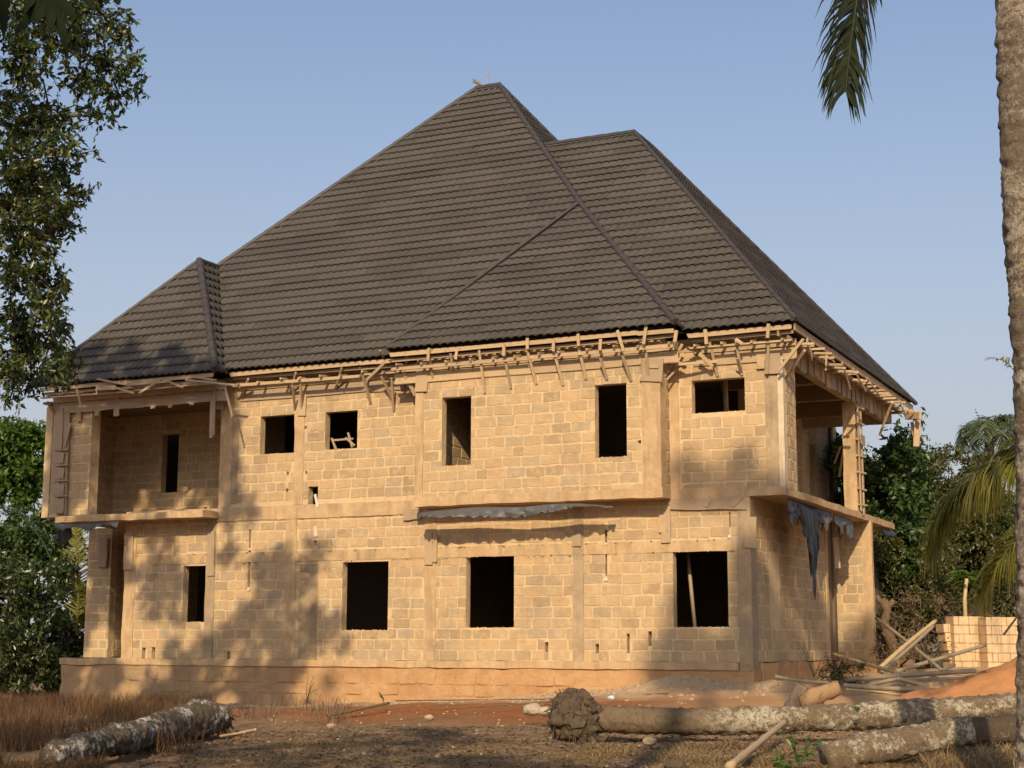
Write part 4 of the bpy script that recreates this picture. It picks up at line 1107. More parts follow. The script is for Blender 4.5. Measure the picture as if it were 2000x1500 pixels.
# trees behind the camera that shade the foreground (their crowns stay out of the picture)
def shade_tree(x, y, h, r, n, label, seed):
    C = []; Rr = []
    for k in range(n):
        C.append((x+random.uniform(-r, r), y+random.uniform(-r, r)*.8, h*random.uniform(.55, 1))); Rr.append(random.uniform(.8, 1.5))
    tree('shade_tree', (x, y, gz(x, y)), (x, y, h*.7), C, Rr, label, 'tree', L_FIG, BARKD, .3, 34, 9, .24, .5, .7, tw=False)
shade_tree(-5.0, -5.0, 16.0, 4.0, 26, 'leafy tree standing behind the photographer, nearest the left log', 1)
shade_tree(-12.5, -3.0, 15.5, 4.0, 22, 'wide leafy tree behind and left of the photographer', 3)
CT = []; CR_ = []  # unseen tall crown, clumps set up-sun to shade the right corner
for px, py, Y, r in ((1345,1345,32.5,.8),(1400,1350,32.5,.8),(1310,1290,33,.5),(1350,1270,33,.5),(1300,1340,33,.45),(1400,1290,33,.55),(1450,1300,33,.6),(1460,1220,33,.5),(1458,1150,33,.45),(1455,1090,33,.36),(1330,1215,33,.36),(1325,1165,33,.26),
                     (1330,915,33,.30),(1375,930,33,.28),(1450,915,33,.36),(1420,955,33,.4),(1490,950,33,.4),(1350,965,33,.3),(1490,1130,33.6,.45),(1510,1250,34.6,.5),(1540,1150,36,.4),(1590,1180,38.5,.5),(1600,1260,39,.5),(1560,1290,37,.5),(1690,1240,41,.42),(1680,1280,41,.5),(1650,1290,41,.4),(640,1340,33,.22)):
    c = back(WY(px, py, Y), random.uniform(35, 38)); CT.append(c); CR_.append(r*1.15)
tree('tall_shade_tree', (-2.0, -4.5, gz(-2, -4.5)), (1.5, -3.6, 18.5), CT, CR_, 'unseen very tall slender tree behind the photographer, crown shaped to shade the right corner of the house', 'tree', L_FIG, BARKD, .22, 190, 10, .20, .5, .6, tw=False)

# near palm on the right
pb = WD(2032, 1560, 14.0)
PT = thing('palm_tree', (pb.x, pb.y, gz(pb.x, pb.y)), 'tall palm with patchy pale bark rising along the right edge', 'palm tree')
path = [WD(2055,1600,14.0), WD(2045,1400,14.0), WD(2044,1000,14.0), WD(2034,750,14.0), WD(2018,500,14.0), WD(2007,250,14.0), WD(1999,0,14.0), WD(1992,-400,14.2), WD(1990,-900,14.4), WD(1990,-1150,14.6)]
palm_trunk(path, [.30,.26,.245,.24,.235,.235,.235,.22,.21,.2], TR_NEAR, PT, 44, .15, .018, sub=.025, fine=.020)
cr_ = Vector(path[-1])
for k in range(15):
    az = k*2.399; el = .9-(k/15)*1.5
    frond(palm_path(cr_, az, el, random.uniform(3.4, 4.2), 1.5+.5*random.random()), .75, 46, L_PALMD, PT, .045, .5, seed=k)
hang = [cr_, WD(1900,-1000,14.4), WD(1800,-800,14.1), WD(1735,-500,14.0), WD(1700,-200,13.9), WD(1676,-20,13.9), WD(1660,90,13.9), WD(1652,175,13.9)]
frond(hang, .66, 170, L_PALMD, PT, .026, .55, .5, .028, .62, seed=99)
frond([cr_, WD(1850,-900,14.5), WD(1770,-600,14.4), WD(1718,-250,14.3), WD(1692,-110,14.3), WD(1684,-20,14.3)], .58, 80, L_PALMD, PT, .026, .7, .45, .025, .7, seed=98)
# coconut palm off the right edge whose fronds reach in
cb_ = WD(2190, 1270, 27); CP = thing('coconut_palm', (cb_.x, cb_.y, gz(cb_.x, cb_.y)), 'coconut palm at the right edge with yellow green fronds arching over the block stack', 'palm tree')
ct = WD(2120, 960, 27)
palm_trunk([(cb_.x, cb_.y, gz(cb_.x, cb_.y)-.2), WD(2150,1100,27), ct], [.2,.16,.14], TR_DARK, CP, 14, .12, .02, sub=.12)
frond([ct, WD(2040,900,26.8), WD(1985,908,26.7), WD(1930,930,26.6), WD(1885,965,26.6), WD(1855,1005,26.6), WD(1835,1055,26.6)], 1.5, 210, L_PALM, CP, .042, 1.5, .45, .04, .42, seed=5)
frond([ct, WD(2060,850,27.4), WD(2000,872,27.6), WD(1960,900,27.8), WD(1925,940,28)], 1.5, 130, L_PALM, CP, .042, 1.3, .4, .03, .45, seed=6)
frond([ct, WD(2060,985,26.4), WD(2000,1045,26.2), WD(1965,1085,26.1), WD(1940,1125,26.1), WD(1930,1160,26.1)], 1.05, 120, L_PALM, CP, .042, .8, .4, .03, .6, seed=7)
frond([ct, WD(2150,850,27.4), WD(2220,850,27.6), WD(2300,900,27.8), WD(2360,990,28)], 1.3, 60, L_PALM, CP, .045, .8, .35, .03, .5, seed=8)
frond([ct, WD(2060,800,27.4), WD(2000,745,27.6), WD(1965,706,27.8), WD(1945,700,28)], .5, 26, L_PALM, CP, .03, .3, .35, .02, .8, seed=9)

# far palm above the trees
fp = WD(1935, 1180, 66); FPt = thing('far_palm', (fp.x, fp.y, .8), 'drooping palm crown standing above the bushes behind the block stack', 'palm tree')
ct = WD(1932, 845, 66); palm_trunk([(fp.x, fp.y, .5), tuple(ct)], [.28,.2], TR_DARK, FPt, 10, .2, .02, sub=.5)
for k in range(20):
    az = k*2.399; frond(palm_path(ct, az, random.uniform(.5, 1.2), random.uniform(1.9, 2.6), 1.9), .75, 26, L_PALMB, FPt, .05, .6, seed=40+k)
frond([ct, WD(1915,825,66), WD(1905,800,66)], .15, 8, L_PALMB, FPt, .03, seed=77)

def bush_px(name, spec, D, label, cat, leafm, ls=.16, ntw=16,  nl=9, group=None, base=None, asp=.45, tl=.6, dj=1.5, flat=1.0, barkm=BARKD):
    C = []; Rr = []
    for px, py, r in spec:
        d = D+random.uniform(-dj, dj); c = WD(px, py, d); C.append(tuple(c)); Rr.append(r/FPX*d)
    ntw = ntw*7 if ls > .1 else ntw*30
    mx = np.mean([c[0] for c in C]); my = np.mean([c[1] for c in C]); mz = np.mean([c[2] for c in C])
    return tree(name, (mx, my, gz(mx, my, False)), (mx, my, max(mz, 1.2)), C, Rr, label, cat, leafm, barkm, .16 if cat == 'tree' else .035, ntw, nl, ls, asp, tl, group, flat=flat, tw=False)
def grid_spec(x0, x1, y0, y1, r, n, top=None):
    out = []
    for _ in range(n):
        x = random.uniform(x0, x1); yt = top(x) if top else y0
        y = random.uniform(yt+r*.8, y1); out.append((x, y, r*random.uniform(.7, 1.2)))
    return out
def edge_spec(x0, x1, n, r, top):
    return [(x0+(x1-x0)*k/(n-1), top(x0+(x1-x0)*k/(n-1))+r*.8+random.uniform(0, r*.5), r*random.uniform(.6, 1)) for k in range(n)]
top1 = lambda x: 850 if x < 1700 else (815 if x < 1770 else 815+(x-1770)*2.0)
bush_px('broadleaf_tree', grid_spec(1640, 1800, 840, 1230, 38, 70, lambda x: 855 if x < 1700 else 835) + [(1760,838,18),(1795,830,14),(1782,860,22),(1660,1060,30),(1740,1130,30)], 47, 'mid green tree with glossy leaves just right of the balcony pillar', 'tree', L_MID, .22, 15, 9)
top2 = lambda x: 850+abs(x-1855)*.55
bush_px('bushy_tree', grid_spec(1770, 1945, 850, 1230, 42, 85, top2)+edge_spec(1790, 1930, 8, 26, top2), 56, 'rounded olive brown bushy tree in the middle of the right background', 'tree', L_OLIVE, .15, 16, 12)
bush_px('bushy_tree', grid_spec(1910, 2060, 950, 1240, 44, 48), 58, 'dark bushy tree behind the hanging coconut fronds', 'tree', L_BUSH, .17, 14, 10)
bush_px('bushy_tree', grid_spec(1690, 1850, 1040, 1270, 36, 50), 46, 'low olive bush behind the crossed bamboo poles', 'bush', L_OLIVE, .13, 18, 12)
bush_px('bushy_tree', grid_spec(1600, 1760, 860, 1260, 50, 50), 62, 'dark tree seen through the open right balcony', 'tree', L_BUSH, .2, 12, 10)
bush_px('dry_bush', grid_spec(1745, 2010, 1150, 1240, 24, 26), 45, 'brown dry brush piled behind the sandcrete block stack', 'bush', G_BRUSH, .18, 16, 10, asp=.12, tl=.9)
bush_px('dry_bush', grid_spec(1715, 1840, 1225, 1290, 22, 18), 40, 'dry leafy scrub behind the crossed bamboo poles', 'bush', G_BRUSH, .14, 18, 10, asp=.2, tl=.7)
bush_px('green_shrub', grid_spec(1600, 1685, 1290, 1335, 12, 22), 31.5, 'small grey green shrub at the foot of the right side wall', 'shrub', L_OLIVE, .06, 22, 10, asp=.3, tl=.35, dj=.5)
# papaya
pz = WD(1886, 1215, 44); pt_ = thing('papaya_plant', (pz.x, pz.y, gz(pz.x, pz.y)), 'young papaya plant with a thin pale stem behind the block stack', 'plant')
m_ = MB(); m_.tube([(pz.x, pz.y, .9), WD(1884,1170,44), WD(1888,1130,44)], [.07,.06,.05], 7); m_.build('stem', BAMBOO, pt_, True)
P = []; D = []
for k in range(9):
    a = rng.uniform(0, 6.28); e = WD(1886, 1130, 44)+Vector((math.cos(a)*.5, math.sin(a)*.5, rng.uniform(-.1, .25)))
    for q in range(7): P.append(tuple(e)); b = a+(q-3)*.45; D.append((math.cos(b), math.sin(b), -.35))
V, F = leaves(np.array(P), np.array(D), .34, .3); mobj('foliage', V, F, L_BRIGHT, pt_)

# left background
tl1 = lambda x: 810+max(0, x-70)*1.2
bush_px('bright_tree', grid_spec(-60, 110, 815, 985, 34, 34, lambda x: 812 if x < 70 else 830)+edge_spec(0, 100, 6, 22, lambda x: 812+.25*x)+[(120,840,16),(106,880,20)], 60, 'bright sunlit green tree behind the house on the far left', 'tree', L_BRIGHT, .26, 14, 10)
bush_px('green_shrub', grid_spec(-40, 165, 985, 1120, 30, 40), 50, 'mid green bush below the bright tree beside the left porch', 'bush', L_MID, .19, 16, 10)
bush_px('dark_shrub', grid_spec(-60, 130, 1080, 1370, 36, 56), 46, 'dark green bush filling the lower left corner beside the plinth', 'bush', L_FIG, .17, 16, 10)
bush_px('dark_shrub', grid_spec(110, 185, 1060, 1300, 26, 26), 49, 'dark leafy undergrowth seen between the dark bush and the porch wall', 'bush', L_BUSH, .17, 14, 10)
bush_px('back_bush', grid_spec(330, 430, 1080, 1240, 40, 10), 60, 'bush seen through the small lower left window', 'bush', L_BRIGHT, .22, 12, 10)
rp = WD(150, 1240, 46); RP = thing('raffia_palm', (rp.x, rp.y, gz(rp.x, rp.y)), 'upright palm fronds standing behind the left porch wall', 'palm tree')
frond([rp, WD(153,1160,46), WD(150,1080,46), WD(147,1030,46), WD(140,985,46)], .75, 50, L_PALM, RP, .04, .12, .5, .045, 1, seed=21)
frond([rp, WD(120,1140,46.5), WD(85,1060,46.5), WD(50,1010,46.5), WD(10,990,46.5)], .7, 44, L_PALMB, RP, .045, .25, .5, .03, 1, seed=22)
frond([rp, WD(175,1200,46), WD(182,1150,46), WD(170,1100,46)], .6, 30, L_PALM, RP, .04, .3, .5, .02, 1, seed=23)
# a wide belt of far woods so nothing is bare from a step to the side
C = []; Rr = []
for k in range(150):
    a = random.uniform(-1.25, .75); d = random.uniform(75, 95); C.append((math.sin(a)*d, math.cos(a)*d, random.uniform(.5, 5.0))); Rr.append(random.uniform(2.2, 3.6))
P, D, T = clumps(C, Rr, 5, 9, .5, .1, 1.0); V, F = leaves(P, D, .55, .55)
o = mobj('far_woods', V, F, L_BUSH, None); tag(o, 'far off wood along the horizon', 'woods', kind='stuff')

# pruned stump right of the house
sb = WD(1742, 1265, 44); ST = thing('cut_tree', (sb.x, sb.y, gz(sb.x, sb.y)), 'pruned leaning tree stump with sawn limbs right of the porch', 'tree stump')
m_ = MB(); m_.tube([WD(1748,1275,44), WD(1736,1240,44), WD(1726,1215,44), WD(1733,1190,44), WD(1722,1170,44)], [.16,.15,.14,.12,.10], 9, jit=.06)
m_.tube([WD(1733,1190,44), WD(1728,1180,44), WD(1716,1172,44), WD(1712,1163,44)], [.10,.09,.08,.07], 8, jit=.06); m_.tube([WD(1728,1180,44), WD(1738,1183,44), WD(1746,1172,44)], [.09,.08,.08], 8, jit=.06)
m_.tube([WD(1733,1236,44), WD(1724,1240,44)], [.09,.09], 8); m_.build('trunk', BARK, ST, True)

# ------------------------------------------------------------------ logs
def gpt(px, py, D, r): return WD(px, py, D)
LG = thing('palm_log', WD(1500, 1437, 22), 'long felled palm trunk with pale lichen lying in front of the right corner', 'log', None)
palm_trunk([WD(1150,1404,22.1), WD(1300,1408,22), WD(1430,1409,22), WD(1560,1405,21.9), WD(1700,1398,21.9), WD(1850,1388,21.9), WD(2000,1377,21.9), WD(2080,1372,22)], [.185,.18,.19,.175,.185,.18,.175,.175], TR_LOG, LG, 36, .13, .030, 'trunk', .035, .026)
# root ball with old leaf bases
cc = WD(1124, 1402, 22.0); V = []; F = []; n1, n2 = 24, 32
for i in range(n1+1):
    for j in range(n2):
        th = math.pi*i/n1; ph = 2*math.pi*j/n2; d = Vector((math.sin(th)*math.cos(ph), math.sin(th)*math.sin(ph), math.cos(th)))
        r = .34*(1+.22*mnoise.noise(d*2.1+Vector((3,1,0)))+.12*mnoise.noise(d*6)); V.append(cc+Vector((d.x*r*.95, d.y*r, d.z*r*1.02)))
for i in range(n1):
    for j in range(n2): F.append((i*n2+j, (i+1)*n2+j, (i+1)*n2+(j+1)%n2, i*n2+(j+1)%n2))
mobj('root_ball', V, F, EARTH, LG, True)
sc_me = []
import bmesh
for k in range(7):
    r = random.Random(k+9); bm = bmesh.new(); bmesh.ops.create_icosphere(bm, subdivisions=2, radius=1)
    V2 = []
    for v in bm.verts:
        q = v.co; n_ = .45*mnoise.noise(q*1.1+Vector((k*3, 0, 0)))+.25*mnoise.noise(q*3+Vector((0, k*5, 0)))
        z = q.z*.62; z = min(z, .34) if z > 0 else z
        V2.append((q.x*(1+n_)*.62, q.y*(1+n_)*.50, z*(1+n_)*1.25))
    sc_me.append(mk('leaf_base', V2, [tuple(v.index for v in f.verts) for f in bm.faces], EARTH, False)); bm.free()
for k in range(110):
    y = max(-.99, min(.99, 1-2*(k+.5)/110+random.uniform(-.05, .05))); ph = k*2.399+random.uniform(-.3, .3); d = Vector((math.sqrt(1-y*y)*math.cos(ph), math.sqrt(1-y*y)*math.sin(ph), y))
    if d.dot(CF) > .5: continue
    o = bpy.data.objects.new('leaf_base', sc_me[k % 7]); COL.objects.link(o); o.parent = LG
    p = cc+Vector((d.x*.31, d.y*.33, d.z*.33))
    q = (d+Vector([random.uniform(-.5, .5) for _ in range(3)])).normalized().to_track_quat('Z', 'Y'); s = random.choice((.08, .11, .14, .17)); M = Matrix.Translation(p-wl(LG)) @ q.to_matrix().to_4x4() @ Matrix.Rotation(random.uniform(0, 6.28), 4, 'Z') @ Matrix.Diagonal((s*1.2, s, s, 1)); o.matrix_local = M
m_ = MB()
for k in range(70):
    a = random.uniform(-1.2, 1.3); b = random.uniform(0, 6.28); d = Vector((math.cos(b)*math.cos(a), -abs(math.sin(b))*math.cos(a), math.sin(a)))
    p = cc+d*.36; m_.tube([p, p+d*.08+Vector((0,0,random.uniform(-.05,.03))), p+d*random.uniform(.09,.16)+Vector((0,0,-.07))], [.010,.007,.002], 4)
tag(m_.build('root_fibre', EARTH, LG), kind='stuff')
m_ = MB(); m_.tube([WD(1105,1405,21.8), WD(1090,1408,21.7), WD(1076,1407,21.7)], [.09,.085,.07], 10, jit=.12); m_.build('root_stub', EARTH, LG, True)
m_ = MB(); m_.tube([WD(1160,1440,21.8), WD(1180,1446,21.6), WD(1190,1432,21.6)], [.05,.04,.02], 8, jit=.2); m_.tube([WD(1150,1440,21.8), WD(1165,1453,21.7)], [.07,.05], 8, jit=.2); m_.build('root_stub', EARTH, LG, True)

LG2 = thing('palm_log', WD(1750, 1490, 17.5), 'shorter felled palm trunk in the right foreground with its sawn end facing left', 'log')
palm_trunk([WD(1612,1484,17.5), WD(1700,1462,17.6), WD(1800,1442,17.7), WD(1892,1426,17.8)], [.185,.18,.17,.165], TR_LOG, LG2, 34, .12, .028, 'trunk', .035, .026)
LG3 = thing('palm_log', WD(1940, 1440, 18.5), 'grey palm log half buried in straw at the right edge', 'log')
palm_trunk([WD(1888,1432,18.3), WD(1950,1428,18.4), WD(2060,1415,18.5)], [.17,.165,.16], TR_DARK, LG3, 28, .14, .012, 'trunk', .05, .02)
LG4 = thing('palm_log', WD(250, 1480, 24), 'dark felled palm trunk with a swollen root end lying in the left foreground', 'log')
palm_trunk([WD(95,1474,17.4), WD(150,1463,17.9), WD(225,1446,19.3), WD(300,1428,20.8), WD(350,1413,22.0), WD(392,1401,22.8), WD(425,1401,23.2), WD(446,1405,23.3)], [.125,.145,.17,.19,.225,.25,.22,.12], TR_LEFT, LG4, 36, .085, .038, 'trunk', .03, .034)
m_ = MB()
for k in range(60):
    a = random.uniform(0, 6.28); c = WD(435+random.uniform(-12,6), 1402, 23.3); d = Vector((random.uniform(.1,.5), random.uniform(-.6,.2), random.uniform(-.7,.7))).normalized()
    m_.tube([c, c+d*random.uniform(.1,.22), c+d*.25+Vector((0.03,0,-.06))], [.018,.012,.004], 4)
tag(m_.build('root_fibre', EARTH, LG4), kind='stuff')
LG5 = thing('thin_log', WD(750, 1370, 30), 'thin pale pole lying along the foot of the house wall', 'pole')
m_ = MB(); m_.tube([(-17.6, 31.2, gz(-17.6,31.2)+.02), (-14, 31.0, gz(-14,31.0)+.03), (-11.0, 30.7, gz(-11,30.7)+.03)], .012, 5, jit=.05); m_.build('pole_stem', BARK, LG5, True)
# split wood
for i, (a, b, w, lab) in enumerate((((1548,1385),(1566,1338),.36,'upright split palm log slab showing pale orange wood'), ((1562,1372),(1640,1342),.42,'broken half log with rotten dark core beside the upright slab'))):
    p, q = WD(*a, 24.3), WD(*b, 24.4); d = (q-p).normalized(); s = d.cross(CF).normalized(); V = []; F = []; n = 12
    for k in range(n+1):
        c = p.lerp(q, k/n)
        for j in range(8):
            th = 2*math.pi*j/8; rr = w*.42*(1-.35*abs(k/n-.4))*(1+.3*mnoise.noise((k*.6, j*1.3, i*7)))
            V.append(c+s*math.cos(th)*rr*.8+CF*math.sin(th)*rr*.5)
    for k in range(n):
        for j in range(8): F.append((k*8+j, k*8+(j+1)%8, (k+1)*8+(j+1)%8, (k+1)*8+j))
    F.append(tuple(range(8))); F.append(tuple(n*8+j for j in range(8)))
    o = mobj('split_log', V, F, m_wood('split_wood', (.28, .18, .10), (.48, .32, .18), .6) if i == 0 else m_wood('rotten_wood', (.16, .09, .045), (.40, .24, .12), .8), None, True); tag(o, lab, 'split log')
def pole(a, b, Da, Db, r, label, group=None, mat=BAMBOO, name='bamboo_pole', bend=.0, cat='pole'):
    p, q = WD(*a, Da), WD(*b, Db); pts = []; rad = []; n = 16
    for k in range(n+1):
        t_ = k/n; pts.append(p.lerp(q, t_)+Vector((0,0,bend*math.sin(math.pi*t_)))); rad.append(r*(1.15 if k % 3 == 0 else 1)*(1-.2*t_))
    m_ = MB(); m_.tube(pts, rad, 8); o = m_.build(name, mat, None, True); return tag(o, label, cat, group)
BG = 'bamboo poles heaped right of the house'
for a, b, Da, Db, r, lab in (
  ((1712,1208),(1838,1308),40,34,.045,'bamboo pole leaning from the porch corner down to the right'),
  ((1718,1306),(1828,1212),35,38,.055,'upper of two bamboo poles rising to the right behind the crossing pole'),
  ((1722,1312),(1824,1222),34,37.5,.045,'lower of two bamboo poles rising to the right behind the crossing pole'),
  ((1752,1311),(1924,1260),34,37,.05,'pale bamboo pole rising right to rest on the block stack'),
  ((1628,1278),(1755,1315),35,32,.04,'grey bamboo pole sloping down from the side wall to the heap'),
  ((1513,1321),(1620,1333),31,31,.035,'grey pole lying left of the small shrub'),
  ((1650,1327),(1905,1310),31.5,31.5,.055,'topmost long bamboo pole lying flat on the heap'),
  ((1648,1339),(1870,1350),30.5,30.5,.050,'pale long bamboo pole along the front of the heap'),
  ((1652,1346),(1760,1356),30,30,.020,'thin cane in front of the heap'),
  ((1686,1342),(1760,1325),31,31,.045,'grey short pole crossing the left of the heap'),
  ((1752,1325),(1828,1345),31,31,.045,'grey bent pole over the middle of the heap'),
  ((1740,1332),(1895,1332),31.6,31.8,.048,'yellow bamboo pole in the middle of the heap'),
  ((1700,1338),(1905,1325),31.8,32,.045,'grey bamboo pole in the back of the heap'),
  ((1790,1332),(1865,1298),32.5,33,.045,'grey pole sticking up from the back of the heap'),
  ((1700,1350),(1870,1342),30.8,31,.040,'dark bamboo pole under the pale front pole'),
  ((1770,1340),(1900,1340),31.0,31.3,.045,'short yellow bamboo pole at the right of the heap'),
  ((1692,1330),(1752,1316),31.8,32.2,.045,'pale pole stub at the top left of the heap')):
    pole(a, b, Da, Db, r, lab, BG, bend=random.uniform(-.03, .03))
pole((1424,1498),(1535,1408),17,21,.045,'pale palm rib leaning on the long palm log in the right foreground',None,WOOD,'palm_rib',0,'stick')
pole((1960,1240),(1990,1200),38,38,.03,'dark stick leaning against the block stack',None,BARKD,'stick',0,'stick')
pole((468,1432),(500,1425),22.5,22.2,.025,'pale split stick beside the root end of the left log',None,WOOD,'stick',0,'stick')
pole((430,1438),(480,1430),22.5,22.2,.02,'lower pale stick beside the root end of the left log',None,WOOD,'stick',0,'stick')
pole((840,1386),(1090,1370),29,29,.012,'thin pole on the red soil in front of the wall',None,BARK,'stick',0,'stick')
pole((1400,1387),(1090,1376),26,26,.010,'thin dark stick behind the root ball',None,BARKD,'stick',0,'stick')
pole((640,1398),(760,1373),28,29,.03,'grey branch lying at the foot of the wall',None,BARK,'stick',0,'stick')

# ------------------------------------------------------------------ stacked blocks
ORD = ['first', 'second', 'third', 'fourth', 'fifth', 'sixth', 'seventh', 'eighth', 'ninth']
sbv = []
bm_mat = m_conc('new_block', (.52, .37, .22), (.62, .45, .27), 0)
for k in range(4):
    mb_ = MB(); r = random.Random(k); j = lambda: r.uniform(-.006, .006)
    # a block: body with a small edge bevel
    V = []
    for z, s in ((-.1125, .97), (-.105, 1), (.105, 1), (.1125, .97)):
        for a, b in ((-1,-1),(1,-1),(1,1),(-1,1)): V.append((a*.5*s+j()*.5, b*.5*s+j()*.5, z))
    F = [(3,2,1,0), (12,13,14,15)]
    for i in range(3):
        for q in range(4): F.append((i*4+q, i*4+(q+1)%4, (i+1)*4+(q+1)%4, (i+1)*4+q))
    sbv.append(mk('sandcrete_block', V, F, bm_mat))
def sblock(c, ud, w, d, label, tilt=0):
    o = bpy.data.objects.new('sandcrete_block', sbv[random.randrange(4)]); COL.objects.link(o)
    vd = Vector((-ud.y, ud.x, 0)); M = Matrix.Identity(4)
    for i in range(3): M[i][0] = ud[i]*w; M[i][1] = vd[i]*d; M[i][2] = (0,0,1)[i]; M[i][3] = c[i]
    o.matrix_world = M @ Matrix.Rotation(tilt, 4, 'Y'); tag(o, label, 'block', 'stacked sandcrete blocks right of the house')
ud = (CR+Vector((0, .25, 0))); ud.z = 0; ud.normalize(); vd = Vector((-ud.y, ud.x, 0))
def stack(px, pyb, D, rows, name, pat, lean=0):
    o0 = WD(px, pyb, D)
    for r in range(rows):
        row = pat[r % len(pat)]; x = lean*r; ri = ORD[r]; n = len(row)
        for k, w in enumerate(row):
            c = o0+ud*(x+w/2)+Vector((0, 0, .115+r*.236))+vd*(.225+random.uniform(-.012, .012))
            sblock(c, ud, w-.014, .45, f'tan block {ORD[k]} from the left in the {ri} row up of the {name} stack' if n > 1 else f'single tan block in the {ri} row up of the {name} stack', random.uniform(-.008, .008)); x += w
stack(1866, 1309, 41.6, 6, 'middle', [[.22,.45,.22],[.15,.45,.15,.15],[.45,.15,.15,.15],[.15,.15,.45,.15],[.45,.22,.22],[.15,.15,.15,.45]])
stack(1930, 1311, 41.3, 6, 'right hand', [[.45,.45,.15],[.15,.15,.15,.22,.38],[.45,.38,.22],[.15,.15,.45,.3],[.15,.15,.15,.38,.22],[.45,.15,.45]])
stack(1858, 1306, 41.8, 5, 'left leaning', [[.14],[.14],[.15,.05],[.24],[.15,.15]], -.045)

# sand mound
V = []; F = []; mc = WD(2165, 1388, 27.5); N = 60
for i in range(N+1):
    for j in range(N+1):
        x = (i/N-.5)*9; y = (j/N-.5)*9; r = math.hypot(x, y*1.1)
        h = max(0, 1.50*(1-r/3.7))**1.0 if r < 3.7 else 0
        h = h*.9+(.12*mnoise.noise((x*1.2, y*1.2, 2))+.07*mnoise.noise((x*3.1, y*3.1, 2)))*(h > 0)+.03*mnoise.noise((x*7, y*7, 2))
        if r > 3.6: h -= (r-3.6)*.5
        V.append((mc.x+x, mc.y+y, gz(mc.x+x, mc.y+y, False)-.05+h))
for i in range(N):
    for j in range(N): a = i*(N+1)+j; F.append((a, a+N+1, a+N+2, a+1))
o = mobj('sand_mound', V, F, SAND, None, True); tag(o, 'mound of orange sand heaped at the right edge', 'sand heap')

# ------------------------------------------------------------------ rubble, bag, grass
def stone(c, s, seed, mat=STONE):
    r = random.Random(seed); V = []; F = []
    import bmesh
    bm = bmesh.new(); bmesh.ops.create_icosphere(bm, subdivisions=2, radius=1)
    V = [(v.co.x*s*(1+.35*mnoise.noise(v.co*1.3+Vector((seed,0,0)))), v.co.y*s*.9*(1+.35*mnoise.noise(v.co*1.5+Vector((0,seed,0)))), v.co.z*s*.62*(1+.3*mnoise.noise(v.co*1.7))) for v in bm.verts]
    F = [tuple(v.index for v in f.verts) for f in bm.faces]; bm.free()
    return [Vector(v)+Vector(c) for v in V], F
m_ = MB()
for k in range(1500):
    x = random.uniform(-23, -8.6); y = 32.75-abs(random.gauss(0, 1.1)); 
    V, F = stone((x, y, gz(x, y)+.005), random.uniform(.010, .05)*random.choice((.6, 1, 1.4)), k % 17); m_.add(V, F)
o = m_.build('rubble', STONE, None); tag(o, 'pale broken block rubble strewn along the foot of the wall', 'rubble', kind='stuff')
m_ = MB()
for k in range(420):
    x = random.uniform(-17, -3); y = random.uniform(17, 30); V, F = stone((x, y, gz(x, y)), random.uniform(.01, .032), k % 13); m_.add(V, F)
o = m_.build('pebbles', STONE, None); tag(o, 'small pebbles on the bare soil', 'pebbles', kind='stuff')
for (px, py, D, s, lab) in ((838,1402,26,.09,'pale stone on the red soil left of the root ball'),(646,1418,24,.07,'single stone on the soil in the left middle'),(1268,1448,20.5,.10,'tan stone in front of the long palm log'),(1587,1376,25,.14,'pointed tan rubble piece behind the long log'),(1548,1378,25,.16,'tan rubble lump at the foot of the upright split slab'),(1320,1496,17,.13,'dark round stone at the bottom edge')):
    c = WD(px, py, D); V, F = stone(c, s, int(px)); o = mobj('stone', V, F, STONE if 'dark' not in lab else EARTH); tag(o, lab, 'stone')
V, F = stone(WD(1040,1386,25.5), .17, 3); V2, F2 = stone(WD(1062,1389,25.4), .12, 5)
m_ = MB(); m_.add(V, F); m_.add(V2, F2); o = m_.build('cement_bag', m_plain('dirty_bag', (.42, .34, .25), .9, .3, 12, .2, 1), None); tag(o, 'crumpled pale cement bag lying left of the root ball', 'bag')
V, F = stone(WD(1194,1363,28), .07, 7); o = mobj('plastic_bag', V, F, m_plain('blue_white_bag', (.50, .58, .62), .5, .2, 12)); tag(o, 'small crumpled bluish bag against the foot of the wall', 'bag')

def blades(P, h, w, lean, mat, name, label, cat, seg=2):
    n = len(P); a = rng.uniform(0, 6.28, n); d = np.stack([np.cos(a), np.sin(a), np.zeros(n)], 1)
    b = rng.uniform(0, 6.28, n); s = np.stack([np.cos(b), np.sin(b), np.zeros(n)], 1)
    H = (h*rng.uniform(.4, 1.2, n))[:, None]; Ln = (lean*rng.uniform(.3, 1.5, n))[:, None]*H
    W = (w*rng.uniform(.6, 1.3, n))[:, None]; z = np.array([0, 0, 1.0])
    p0 = P; p1 = P+z*H*.55+d*Ln*.35; p2 = P+z*H*np.maximum(.05, 1-Ln/H*.45)+d*Ln
    V = np.stack([p0-s*W, p0+s*W, p1-s*W*.7, p1+s*W*.7, p2], 1).reshape(-1, 3); i = np.arange(n)*5
    F = np.concatenate([np.stack([i, i+1, i+3], 1), np.stack([i, i+3, i+2], 1), np.stack([i+2, i+3, i+4], 1)])
    o = mobj(name, V, F, mat, None); tag(o, label, cat, kind='stuff'); return o
def scatter(n, fx, dens=None):
    out = []
    while len(out) < n:
        x, y = fx()
        if dens and random.random() > dens(x, y): continue
        out.append((x, y, gz(x, y)-.01))
    return np.array(out)
tuft = lambda x, y: max(0, .08+2.0*mnoise.noise((x*1.1, y*1.1, 9)))
def in_px(D0, D1, x0, x1):
    def f():
        D = random.uniform(D0, D1); px = random.uniform(x0, x1); p = CAM+(CF+(px-1000)/FPX*CR)*D; return p.x, p.y
    return f
